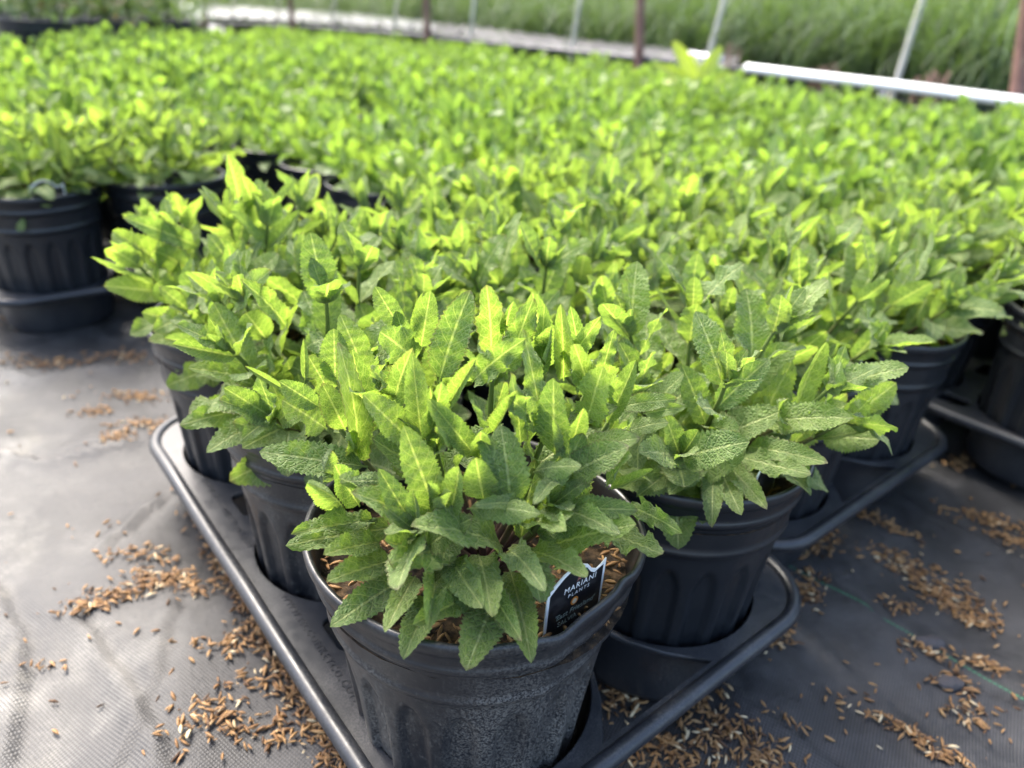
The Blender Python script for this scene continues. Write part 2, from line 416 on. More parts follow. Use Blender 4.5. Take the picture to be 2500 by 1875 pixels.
for k, kw in enumerate([
    dict(bend=.15, fold=.18, wave=.12), dict(bend=.45, fold=.22, wave=.16, twist=.15), dict(bend=.8, fold=.12, wave=.22, fr=2.4),
    dict(bend=-.25, fold=.3, wave=.1), dict(bend=.3, fold=.45, wave=.15, twist=-.3), dict(bend=.1, fold=.1, wave=.3, fr=2.7, side=.06),
    dict(bend=1.25, fold=.15, wave=.18, curl=-.15), dict(bend=.5, fold=.2, wave=.42, fr=3.1, twist=.5), dict(bend=-.4, fold=.5, wave=.06, ratio=.36),
    dict(bend=.6, fold=.05, wave=.25, curl=-.35, fr=1.6), dict(bend=.25, fold=.28, wave=.2, side=-.07), dict(bend=1.7, fold=.25, wave=.2, twist=.4),
    dict(bend=.2, fold=.2, wave=.2, bite=(.35, .6, 1, .55)), dict(bend=.5, fold=.12, wave=.3, bite=(.55, .75, -1, .6), twist=-.2),
    dict(bend=0, fold=.7, wave=.1, ratio=.40), dict(bend=.4, fold=.15, wave=.38, fr=2.2, curl=.2, twist=-.6)]):
    v, f, uv, t = leaf_geo(38, 3, seed=k, **kw)
    LV.append(mesh_from('leaf', v, f, uv, material=M['leaf']))
LM = [leaf_geo(7, 1, teeth=0, seed=50+k, **kw) for k, kw in enumerate([
    dict(bend=.2, fold=.25, wave=.1), dict(bend=.6, fold=.2, wave=.2), dict(bend=1.0, fold=.15, wave=.2, twist=.3), dict(bend=-.25, fold=.4, wave=.1), dict(bend=.35, fold=.3, wave=.25, twist=-.4)])]
LF = [leaf_geo(3, 1, teeth=0, seed=80+k, **kw) for k, kw in enumerate([dict(bend=.25, fold=.25, wave=0, ratio=.46), dict(bend=.7, fold=.2, wave=0, ratio=.46), dict(bend=-.2, fold=.35, wave=0, ratio=.46)])]

def basis(d, n):
    d = np.asarray(d, float); d = d/np.linalg.norm(d)
    n = np.asarray(n, float)-np.dot(n, d)*d; n = n/(np.linalg.norm(n)+1e-9)
    y = np.cross(n, d)
    return d, y, n
def leaf_matrix(base, d, n, length, wscale=1.0):
    d, y, n = basis(d, n)
    m = Matrix.Identity(4)
    for r_ in range(3):
        m[r_][0] = d[r_]*length; m[r_][1] = y[r_]*length*wscale; m[r_][2] = n[r_]*length; m[r_][3] = base[r_]
    return m

SOIL_Z = .156
def gen_plant(r, nst=12, spread=1.0, height=1.0, nbasal=14, nodes=5, t0=.20, lm=1.0, ax=0.0):
    """stems and leaves of one sage plant, pot base at the origin"""
    stems, basal = [], []
    for i in range(nst):
        az = 2*math.pi*(i*.618)+r.uniform(-.35, .35)
        k = math.sqrt((i+.5)/nst)
        tilt = math.radians(3+60*k*spread+r.uniform(-7, 7))
        Ls = (.104+.022*r.rand()-.006*k)*height
        pos = np.array([.017*k*math.cos(az), .017*k*math.sin(az), SOIL_Z-.004]); pts = [pos.copy()]
        el0 = math.pi/2-tilt
        for j in range(7):
            el = el0+(math.pi/2-el0)*.32*(j/6)
            dv = np.array([math.cos(el)*math.cos(az), math.cos(el)*math.sin(az), math.sin(el)])+r.normal(0, .05, 3)
            pos = pos+dv/np.linalg.norm(dv)*Ls/7; pts.append(pos.copy())
        pts = np.array(pts); lv = []
        twist0 = r.uniform(0, 6)
        for nd in range(nodes):
            t = t0+(.93-t0)*nd/(nodes-1)+r.uniform(-.03, .03)
            x = t*7; a = int(min(6, x)); p = pts[a]+(pts[a+1]-pts[a])*(x-a)
            sd = pts[a+1]-pts[a]; sd = sd/np.linalg.norm(sd)
            e1 = np.cross(sd, [0.3, .2, 1.0] if abs(sd[2]) < .95 else [1, 0, 0]); e1 /= np.linalg.norm(e1); e2 = np.cross(sd, e1)
            for sg in (0, math.pi):
                ang = twist0+nd*math.pi/2+sg+r.uniform(-.3, .3)
                out = e1*math.cos(ang)+e2*math.sin(ang)
                aa = math.radians(62-ax-28*t+r.uniform(-12, 12))
                d = sd*math.cos(aa)+out*math.sin(aa)
                if d[2] < -.15: d[2] *= .4
                n = sd*math.sin(aa)-out*math.cos(aa)+r.normal(0, .22, 3)
                L = lm*(.049-.016*t)*r.uniform(.82, 1.16)*(.92+.1*height)
                lv.append((p, d, n, L, r.uniform(.92, 1.2)))
        p = pts[-1]; sd = pts[-1]-pts[-2]; sd /= np.linalg.norm(sd)
        e1 = np.cross(sd, [1, .2, .1]); e1 /= np.linalg.norm(e1); e2 = np.cross(sd, e1)
        for q in range(4):
            ang = q*math.pi/2+twist0+r.uniform(-.2, .2); out = e1*math.cos(ang)+e2*math.sin(ang); aa = math.radians(r.uniform(12, 34))
            d = sd*math.cos(aa)+out*math.sin(aa); n = sd*math.sin(aa)-out*math.cos(aa)
            lv.append((p-sd*.004, d, n, lm*r.uniform(.018, .031), .95))
        stems.append((pts, lv))
    for i in range(nbasal):
        az = 2*math.pi*i*.382*1.01+r.uniform(-.3, .3); el = math.radians(r.uniform(4, 30))
        b = np.array([.015*math.cos(az), .015*math.sin(az), SOIL_Z+r.uniform(.002, .016)])
        d = np.array([math.cos(el)*math.cos(az), math.cos(el)*math.sin(az), math.sin(el)])
        n = np.array([-math.sin(el)*math.cos(az), -math.sin(el)*math.sin(az), math.cos(el)])+r.normal(0, .15, 3)
        basal.append((b, d, n, r.uniform(.052, .070), r.uniform(.85, 1.05)))
    return stems, basal

def stem_mesh(pts, r0=.0021, r1=.0011, sides=6):
    v, f, u, t = tube(pts, np.linspace(r0, r1, len(pts)), sides, cap=False)
    return mesh_from('stem', v, f, material=M['stem'])
def add_leaf(parent, r, base, d, n, L, w, kinds=None):
    k = r.choice(kinds) if kinds is not None else r.randint(len(LV))
    o = bpy.data.objects.new('leaf', LV[int(k)]); COL.objects.link(o); o.parent = parent
    o.matrix_local = leaf_matrix(base, d, n, L, w)
    return o
UPRIGHT = [0, 1, 3, 4, 5, 7, 8, 10, 12, 14, 15, 0, 1, 10]
DROOP = [1, 2, 6, 9, 13, 2, 15, 10]
def plant_objects(root, r, stems, basal):
    for pts, lv in stems:
        st = obj('stem', stem_mesh(pts), root)
        for p, d, n, L, w in lv: add_leaf(st, r, p, d, n, L, w, UPRIGHT if d[2] > .35 else DROOP)
    for p, d, n, L, w in basal: add_leaf(root, r, p, d, n, L, w, DROOP)
def plant_arrays(r, stems, basal, lib, keep=1.0):
    parts = []
    allv = [x for _, lv in stems for x in lv]+basal
    for p, d, n, L, w in allv:
        if r.rand() > keep: continue
        k = r.randint(len(lib)); v, f, uv, _ = lib[k]; d, y, n = basis(d, n)
        L = L/ (keep**.35)
        vv = np.asarray(p)+L*(v[:, :1]*d+v[:, 1:2]*y*w+v[:, 2:]*n)
        parts.append((vv, f, uv, np.full(len(v), r.rand())))
    return merge(parts)

# ------------------------------------------------------------------ pots
def pot_geo(nang=216, panels=18, detail=True, warp=None):
    prof = [(.0590, .0), (.0612, .002), (.0617, .012), (.0628, .022), (.0638, .034), (.0647, .046), (.0656, .058), (.0665, .070), (.0674, .082), (.0683, .094), (.0691, .105), (.0694, .109), (.0697, .1125), (.0700, .1155), (.0703, .1185), (.0705, .121), (.0709, .126), (.0712, .1295),
            (.0722, .1312), (.0738, .1326), (.0744, .1345), (.0741, .1362), (.0734, .1372), (.0737, .141), (.0744, .148), (.0750, .154)]
    if not detail: prof = prof[::3]+[prof[-1]]
    pr = np.array(prof); a = np.linspace(0, 2*np.pi, nang, endpoint=False)
    Rr = np.repeat(pr[:, :1], nang, 1); Zz = np.repeat(pr[:, 1:], nang, 1)
    if detail:
        w = (a*panels/(2*np.pi)) % 1
        across = np.clip((.34-np.abs(w-.5))/.05, 0, 1)[None, :]
        top = .119-.012*(np.abs(w-.5)/.36)**2*2
        up = np.clip((top[None, :]-Zz)/.0035, 0, 1)*np.clip((Zz-.012)/.006, 0, 1)
        Rr = Rr-.0030*across*up
    v = np.stack([Rr*np.cos(a), Rr*np.sin(a), Zz], -1).reshape(-1, 3)
    return v, grid_faces(len(pr), nang, True)[:, ::-1], a
def rim_geo(nang=216, detail=True):
    prof = [(.0750, .154), (.0758, .1555), (.0772, .1570), (.0777, .1588), (.0772, .1606), (.0765, .1615), (.0772, .1640), (.0778, .1680), (.0785, .1700), (.0796, .1712), (.0802, .1732), (.0803, .1755), (.0799, .1774), (.0790, .1783), (.0779, .1783), (.0770, .1774), (.0764, .1750), (.0760, .1680), (.0750, .1540), (.0738, .140)]
    if not detail: prof = [prof[i] for i in (0, 3, 5, 8, 11, 13, 15, 17, 19)]
    pr = np.array(prof); a = np.linspace(0, 2*np.pi, nang, endpoint=False)
    v = np.stack([pr[:, :1]*np.cos(a), pr[:, :1]*np.sin(a), np.repeat(pr[:, 1:], nang, 1)], -1).reshape(-1, 3)
    return v, grid_faces(len(pr), nang, True)[:, ::-1]
def warp_pot(v, amp, sx, sy, dents, seed):
    """pots are soft: out-of-round rims, dents where they have been squeezed"""
    r = np.random.RandomState(seed); v = v.copy()
    a = np.arctan2(v[:, 1], v[:, 0]); k = np.clip((v[:, 2]-.05)/.128, 0, 1)**1.3
    rad = np.hypot(v[:, 0], v[:, 1])
    f = np.zeros(len(v))
    for m in (2, 3, 5): f += amp/m*np.cos(m*a+r.uniform(0, 6))
    dz = amp*.5*np.cos(2*a+r.uniform(0, 6))+amp*.25*np.cos(5*a+r.uniform(0, 6))
    for ang, wd, dep, dzz in dents:
        da = (a-ang+np.pi) % (2*np.pi)-np.pi; g_ = np.exp(-(da/wd)**2); f += -dep*g_; dz = dz+dzz*g_
    rad2 = rad+f*k
    v[:, 0] = rad2*np.cos(a)*(1+(sx-1)*k); v[:, 1] = rad2*np.sin(a)*(1+(sy-1)*k); v[:, 2] += dz*k*(v[:, 2] > .12)
    return v
def pot_meshes(amp=.0008, sx=1, sy=1, dents=(), seed=0, m='pot', detail=True):
    n = 216 if detail else 28
    v, f, _ = pot_geo(n, 18, detail); rv, rf = rim_geo(n, detail)
    return mesh_from('pot', warp_pot(v, amp, sx, sy, dents, seed), f, material=M[m]), mesh_from('rim', warp_pot(rv, amp, sx, sy, dents, seed), rf, material=M[m])
def soil_mesh(n=40, seed=0, sx=1, sy=1):
    r = np.random.RandomState(seed); rad = np.linspace(0.0005, .0752, 9); a = np.linspace(0, 2*np.pi, n, endpoint=False)
    z = SOIL_Z-.004+.004*(1-(rad/.0752)**2)[:, None]+r.normal(0, .0009, (9, n))
    v = np.stack([rad[:, None]*np.cos(a)*sx, rad[:, None]*np.sin(a)*sy, z], -1).reshape(-1, 3)
    return mesh_from('soil', v, grid_faces(9, n, True), material=M['soil'])
def hull_unit():
    t = np.linspace(0, 1, 5); w = np.array([.10, .8, 1, .75, .08]); a = np.array([.3, 1.6, 3.0, 4.6])
    x = t-.5; rows = [np.stack([np.full(4, xi), .5*wi*.34*np.cos(a), .5*wi*.26*np.sin(a)+.10*(.25-xi*xi)], -1) for xi, wi in zip(x, w)]
    return np.concatenate(rows), grid_faces(5, 4, True)
HU, HF = hull_unit()
def hulls(r, P, lmin=.0055, lmax=.0085, flat=.3):
    """P: n x 3 positions -> one joined set of hulls"""
    n = len(P); L = r.uniform(lmin, lmax, n)*np.where(r.rand(n) < .28, r.uniform(.3, .65, n), 1); yaw = r.uniform(0, 2*np.pi, n); pit = r.normal(0, flat, n); rol = r.uniform(0, 6.28, n)
    cy, sy, cp, sp = np.cos(yaw), np.sin(yaw), np.cos(pit), np.sin(pit)
    d = np.stack([cy*cp, sy*cp, sp], -1); y = np.stack([-sy, cy, np.zeros(n)], -1); z = np.cross(d, y)
    y2 = y*np.cos(rol)[:, None]+z*np.sin(rol)[:, None]; z2 = np.cross(d, y2)
    v = P[:, None]+L[:, None, None]*(HU[None, :, :1]*d[:, None]+HU[None, :, 1:2]*y2[:, None]+HU[None, :, 2:]*z2[:, None])
    f = HF[None]+(np.arange(n)*len(HU))[:, None, None]
    return v.reshape(-1, 3), f.reshape(-1, 4), None, np.repeat(r.rand(n)**1.15, len(HU))
def soil_hulls(seed, n, sx=1, sy=1):
    r = np.random.RandomState(seed); rad = .0735*np.sqrt(r.rand(n)); a = r.uniform(0, 2*np.pi, n)
    P = np.stack([rad*np.cos(a)*sx, rad*np.sin(a)*sy, SOIL_Z+.003*(1-(rad/.075)**2)+r.uniform(-.001, .0035, n)], -1)
    v, f, _, t = hulls(r, P); return mesh_from('rice_hull_mulch', v, f, None, t*.8+.1, M['hull'])

# ------------------------------------------------------------------ trays
PZ = .058                                                         # height of the tray's deck
def spline(cu, pts):
    s = cu.splines.new('POLY'); s.points.add(len(pts)-1); s.use_cyclic_u = True
    for p, q in zip(s.points, pts): p.co = (q[0], q[1], 0, 1)
def rrect(x0, y0, x1, y1, r, n=5):
    out = []
    for cx, cy, a0 in ((x1-r, y1-r, 0), (x0+r, y1-r, 90), (x0+r, y0+r, 180), (x1-r, y0+r, 270)):
        for k in range(n+1):
            a = math.radians(a0+90*k/n); out.append((cx+r*math.cos(a), cy+r*math.sin(a)))
    return out
def make_tray_meshes():
    """tray for 2 x 3 pots; local x along u, y along v, origin below the first pot"""
    w = .079; x0, y0, x1, y1 = -w, -w, S+w, 2*S+w
    cu = bpy.data.curves.new('deck', 'CURVE'); cu.dimensions = '2D'; cu.fill_mode = 'BOTH'; cu.extrude = .0012; cu.bevel_depth = .0008; cu.bevel_resolution = 1
    spline(cu, rrect(x0, y0, x1, y1, .045, 8))
    for i in range(2):
        for j in range(3):
            spline(cu, [(i*S+.0685*math.cos(a), j*S+.0685*math.sin(a)) for a in np.linspace(0, 2*math.pi, 48, endpoint=False)])
    for j in range(2):
        yc = (j+.5)*S
        spline(cu, rrect(-.056, yc-.016, -.030, yc+.016, .006)); spline(cu, rrect(S+.030, yc-.016, S+.056, yc+.016, .006))
        spline(cu, rrect(S/2-.022, yc-.022, S/2+.022, yc+.022, .010))
    xc = S/2
    spline(cu, [(xc+a_, b_) for a_, b_ in [(-.050, -.0745), (.050, -.0745), (.030, -.0525), (.0165, -.031), (.0108, -.012), (-.0108, -.012), (-.0165, -.031), (-.030, -.0525)]])
    spline(cu, [(xc-.030, y1-.010), (xc+.030, y1-.010), (xc+.012, y1-.055), (xc-.012, y1-.055)][::1])
    o = bpy.data.objects.new('tmp', cu); COL.objects.link(o)
    dg = bpy.context.evaluated_depsgraph_get(); me = bpy.data.meshes.new_from_object(o.evaluated_get(dg)); me.name = 'deck'
    bpy.data.objects.remove(o); me.materials.clear(); me.materials.append(M['tray'])
    ring = [(x, y, 0) for x, y in rrect(x0-.003, y0-.003, x1+.003, y1+.003, .047, 10)]
    # densify straight runs
    P = np.array(ring); out = []
    for p, q in zip(P, np.roll(P, -1, 0)):
        n = max(1, int(np.linalg.norm(q-p)/.012))
        for k in range(n): out.append(p+(q-p)*k/n)
    P = np.array(out)
    for j in range(3):
        g_ = np.exp(-((P[:, 1]-j*S)/.028)**2); P[:, 2] += .0012*g_*(np.abs(P[:, 0]-S/2) > S/2+.05)
    v, f, u, t = tube(P, .0055, 10, closed=True)
    rim = mesh_from('rim', v, f, material=M['tray'])
    prof = np.array([(.0692, -.0005), (.0684, -.004), (.0674, -.018), (.0664, -.034), (.0652, -.050), (.0636, -.0545), (.045, -.0556), (.001, -.0556)])
    a = np.linspace(0, 2*np.pi, 36, endpoint=False)
    wv = np.stack([prof[:, :1]*np.cos(a), prof[:, :1]*np.sin(a), np.repeat(prof[:, 1:], 36, 1)], -1).reshape(-1, 3)
    well = mesh_from('well', wv, grid_faces(len(prof), 36, True), material=M['tray'])
    fc = bpy.data.curves.new('lettering', 'FONT'); fc.body = 'WWW.MCCONKEYCO.COM'; fc.size = .0068; fc.extrude = .0003; fc.space_character = 1.25; fc.align_x = 'CENTER'; fc.resolution_u = 2
    o = bpy.data.objects.new('tmp', fc); COL.objects.link(o)
    dg = bpy.context.evaluated_depsgraph_get(); tx = bpy.data.meshes.new_from_object(o.evaluated_get(dg)); tx.name = 'raised_lettering'
    bpy.data.objects.remove(o); tx.materials.clear(); tx.materials.append(M['tray'])
    return me, rim, well, tx
DECK, TRIM, WELL, TTXT = make_tray_meshes()
def place_tray(u, v, label, group=None, full=True):
    x, y = uv2xy(u, v); cz = float(zg(*uv2xy(u+S/2, v+S)))
    t = thing('pot_tray', label, 'tray', (x, y, cz+PZ), PHI, group)
    obj('deck', DECK, t); obj('rim', TRIM, t)
    if full:
        for i in range(2):
            for j in range(3): obj('well', WELL, t, (i*S, j*S, 0))
    return t

# ------------------------------------------------------------------ layout of the bed
cells = []                                                        # (u, v, tray key)
trays = [(0.0, 0.0, 'front'), (.3299, .0395, 'second'), (.700, -.246, 'third'), (-.0739, .873, 'aisle')]
for k in range(1, 7): trays.append((-.0739+.012*math.sin(k*2.3), .873+.503*k, 'bed'))
for k in range(1, 13): trays.append((.3299+.01*math.sin(k*1.7), .0395+.503*k+.01*math.cos(k), 'bed'))
rl = random.Random(5)
for c in range(2, 8):
    u0 = .700+.342*(c-2); v0 = -.246+(0 if c == 2 else rl.uniform(-.12, .12))
    for k in range(0 if c > 2 else 1, 18): trays.append((u0+rl.uniform(-.008, .008), v0+.503*k+rl.uniform(-.006, .006), 'bed'))
for c in range(1, 5):
    for k in range(0, 7): trays.append((-.0739-.345*c+rl.uniform(-.01, .01), 1.0+.28*c+.503*k, 'bed'))
U_EDGE = 2.32
def END_V(u): return 3.1+1.25*max(0, u-.35)
for tu, tv, key in trays:
    for i in range(2):
        for j in range(3):
            u, v = tu+i*S, tv+j*S
            if u > U_EDGE or v > END_V(u): continue
            cells.append((u, v, key, i, j, tu, tv))
def in_view(u, v, m=160):
    x, y = uv2xy(u, v); z = float(zg(x, y)); ok = False
    for zz in (.02, .2, .3):
        px, py, d = project((x, y, z+zz))
        r_ = .12*FPX/max(d, .05)
        if d > .1 and -m-r_ < px < 2500+m+r_ and -m-r_ < py < 1875+m+r_: ok = True
    return ok, d
seen = []
for c in cells:
    ok, d = in_view(c[0], c[1], 160 if c[2] == 'bed' else 900)
    if ok: seen.append((d,)+c)
seen.sort(key=lambda q: q[0])

NEAR_POT = [pot_meshes(.0010, 1, 1, (), 11, 'pot'), pot_meshes(.0014, 1.01, .99, ((1.0, .5, .002, 0),), 12, 'pot_clean'), pot_meshes(.0012, .99, 1.0, ((-2, .4, .002, -.001),), 13, 'pot_clean')]
POT_A = pot_meshes(.0008, 1.10, 1.05, ((PHI, .35, .0035, 0), (PHI+math.pi/2, .35, .0035, 0), (math.radians(-40), .42, .0035, .0015), (math.radians(-62), .10, -.0012, -.0022), (math.radians(-30), .08, .0012, .001)), 3, 'pot')
FAR_POT = pot_meshes(.0008, 1, 1, (), 21, 'pot_clean', detail=False)
SOILS = [soil_mesh(40, 1), soil_mesh(40, 2)]; SOIL_FAR = soil_mesh(16, 3)
MULCH = [soil_hulls(31, 330), soil_hulls(32, 330)]; MULCH_A = soil_hulls(33, 680, 1.08, 1.03)
FOL = []
for k in range(8):
    r = np.random.RandomState(300+k); st, ba = gen_plant(r, 11, r.uniform(.95, 1.1), r.uniform(.92, 1.06), 8, 5, .22, 1.22, 8)
    v, f, u_, t = plant_arrays(r, st, ba, LM); FOL.append(mesh_from('foliage', v, f, u_, t, M['leaf_far']))

LAB = {
    ('front', 0, 0): 'leafy green sage with the black printed plant tag, in the corner pot of its tray',
    ('front', 0, 1): 'dusty-potted sage next to the tagged plant along the aisle edge',
    ('front', 0, 2): 'broad sage at the aisle end of the front tray, mulch and rim showing',
    ('front', 1, 0): 'sage with reddish stems in the clean pot next to the tagged plant',
    ('front', 1, 1): 'sage hemmed in at the middle of the front tray, behind the tagged plant',
    ('front', 1, 2): 'sage at the inner far corner of the front tray',
    ('second', 0, 0): 'sage with a pale tag edge standing in its pot, first in the second tray',
    ('second', 1, 0): 'sage with low spreading leaves at the outer corner of the second tray',
    ('third', 0, 0): 'sage at the outer end of the tray jutting past the second tray',
    ('third', 0, 1): 'sage in the middle of the tray that juts out past the second tray',
    ('aisle', 0, 0): 'sage with white tag arc in corner pot of the tray across the gap',
    ('aisle', 1, 0): 'sage with white tag arc beside the corner pot across the gap',
}
GEN_LABEL = 'leafy green sage in a ribbed black pot, packed among others in the big bed'
GEN_GROUP = 'sage plants packed in the bed'
SHARED = 'leafy sage with separate toothed leaves in the second row of trays'
N_DETAIL, N_IND = 18, 296
roots = {}
pot_things = seen[:N_IND]
for idx, (d, u, v, key, i, j, tu, tv) in enumerate(pot_things):
    x, y = uv2xy(u, v); z = float(zg(x, y))+.0045
    lab = LAB.get((key, i, j)); r = np.random.RandomState(1000+idx)
    det = idx < N_DETAIL or lab is not None
    rz = 0 if key == 'front' and i == 0 and j == 0 else r.uniform(0, 6.28)
    if key == 'front' and i == 0 and j == 0: x, y = x-.0045, y-.003
    t = thing('potted_sage', lab or GEN_LABEL, 'potted plant', (x, y, z), rz, None if lab else GEN_GROUP)
    roots[(key, i, j) if lab else ('bed', idx)] = t
    if key == 'front' and i == 0 and j == 0: pm = POT_A
    elif det: pm = NEAR_POT[0] if (key, i, j) == ('front', 0, 1) else NEAR_POT[1+idx % 2]
    else: pm = FAR_POT
    p = obj('pot', pm[0], t); obj('rim', pm[1], p)
    if det:
        so = obj('soil', SOILS[idx % 2], t); so.scale = (1.09, 1.04, 1) if pm is POT_A else (1, 1, 1)
        mu = obj('rice_hull_mulch', MULCH_A if pm is POT_A else MULCH[idx % 2], t); mu['kind'] = 'stuff'
    else: obj('soil', SOIL_FAR, t)
    if det and pm is not POT_A:
        st, ba = gen_plant(r, 15, r.uniform(.90, 1.02), r.uniform(.96, 1.06), 2 if (key, i, j) == ('front', 0, 2) else 13 if lab else 4, lm=1.12, ax=6)
        plant_objects(t, r, st, ba)
    elif not det:
        fo = obj('foliage', FOL[r.randint(len(FOL))], t); fo['kind'] = 'stuff'
        k = r.uniform(.80, .97); fo.scale = (k, k, r.uniform(.80, 1.08)); fo.rotation_euler = (r.normal(0, .05), r.normal(0, .05), 0)
used = set()
for d, u, v, key, i, j, tu, tv in seen[:150]:
    if (tu, tv) in used: continue
    used.add((tu, tv))
    lab = {'front': 'black plastic pot tray under the tagged sage, with raised lettering along its deck', 'second': 'black pot tray butted behind the front tray, its outer rim bare',
           'third': 'black pot tray jutting out beyond the second tray', 'aisle': 'black pot tray standing across the bare gap beside the aisle'}.get(key)
    tr = place_tray(tu, tv, lab or 'black plastic pot tray hidden under the packed sage of the bed', None if lab else 'trays under the packed bed', full=lab is not None)
    if key in ('front',):
        for yy in (.5, 1.5):
            o = obj('raised_lettering', TTXT, tr, (-.0665, yy*S, .0021)); o.rotation_euler = (0, 0, -math.pi/2)

# the rest of the bed, too many and too small to tell apart
rest = seen[N_IND:]
if rest:
    r = np.random.RandomState(77); far = []
    for k in range(6):
        st, ba = gen_plant(r, 10, 1.05, .98, 3, 3, .4, 1.2, 12); far.append(plant_arrays(r, st, ba, LF, .8))
    parts = []
    for d, u, v, *_ in rest:
        x, y = uv2xy(u, v); z = float(zg(x, y)); vv, ff, uu, tt = far[r.randint(6)]
        a = r.uniform(0, 6.28); k = r.uniform(.82, 1.05); c, s_ = math.cos(a), math.sin(a)
        w = np.stack([(vv[:, 0]*c-vv[:, 1]*s_)*k*1.06+x, (vv[:, 0]*s_+vv[:, 1]*c)*k*1.06+y, vv[:, 2]*r.uniform(.80, 1.07)+z], -1)
        parts.append((w, ff, uu, (tt+r.rand()) % 1))
    v_, f_, u_, t_ = merge(parts)
    o = obj('distant_sage_plants', mesh_from('distant_sage_plants', v_, f_, u_, t_, M['leaf_far']))
    o['kind'] = 'stuff'; o['label'] = 'far part of the sage bed merging into one light green mass'; o['category'] = 'plants'
print('plants in view', len(seen), 'rest', len(rest))

# ------------------------------------------------------------------ the tagged plant, leaf by leaf from the photograph
def c2(x, y): return 600+x*.4973, 650+y*.4973
def c1(x, y): return 600+x*.5877, 1100+y*.5877
def dome_point(px, py, cen, rad, top, k):
    """where the sight line meets the plant's dome (scaled by k), else its nearest pass; low lines stop just above the rim"""
    O = np.array([0, 0, CAM_H]); D = ray(px, py); ax = np.array([rad, rad, top])*k
    o = (O-cen)/ax; d = D/ax; a = d @ d; b = o @ d; c = o @ o-1; disc = b*b-a*c
    t = (-b-math.sqrt(disc))/a if disc > 0 else -b/a
    tz = (cen[2]+.006-CAM_H)/D[2] if D[2] < 0 else 9
    return O+D*min(t, tz)
def photo_leaf(parent, origin, cen, r, conv, b, tp, w, kind=None, kb=.70, kt=1.0, rad=.100, top=.135, pre=None, face=1.3):
    (bx, by), (tx, ty) = conv(*b), conv(*tp)
    B = dome_point(bx, by, cen, rad, top, kb); T = dome_point(tx, ty, cen, rad, top, kt)
    dv = T-B; L = np.linalg.norm(dv); L2 = min(L, .074)
    tocam = np.array([0, 0, CAM_H])-B; tocam /= np.linalg.norm(tocam)
    n = tocam*face+np.array([0, 0, .45])+r.normal(0, .13, 3)
    sc = .4973 if conv is c2 else .5877 if conv is c1 else 1.0
    dep = project((B+T)/2)[2]; wid = 1.16*w*sc/FPX*dep
    k = kind if kind is not None else r.choice(UPRIGHT)
    o = bpy.data.objects.new('leaf', LV[int(k)]); COL.objects.link(o); o.parent = parent
    m = leaf_matrix(B-origin, dv, n, L, min(2.2, max(.45, wid/(.42*L))))
    o.matrix_local = m if pre is None else pre @ m
    return o
RA = roots[('front', 0, 0)]; orgA = np.array(RA.location); cenA = np.array([A0[0], A0[1], .172]); r = np.random.RandomState(9)
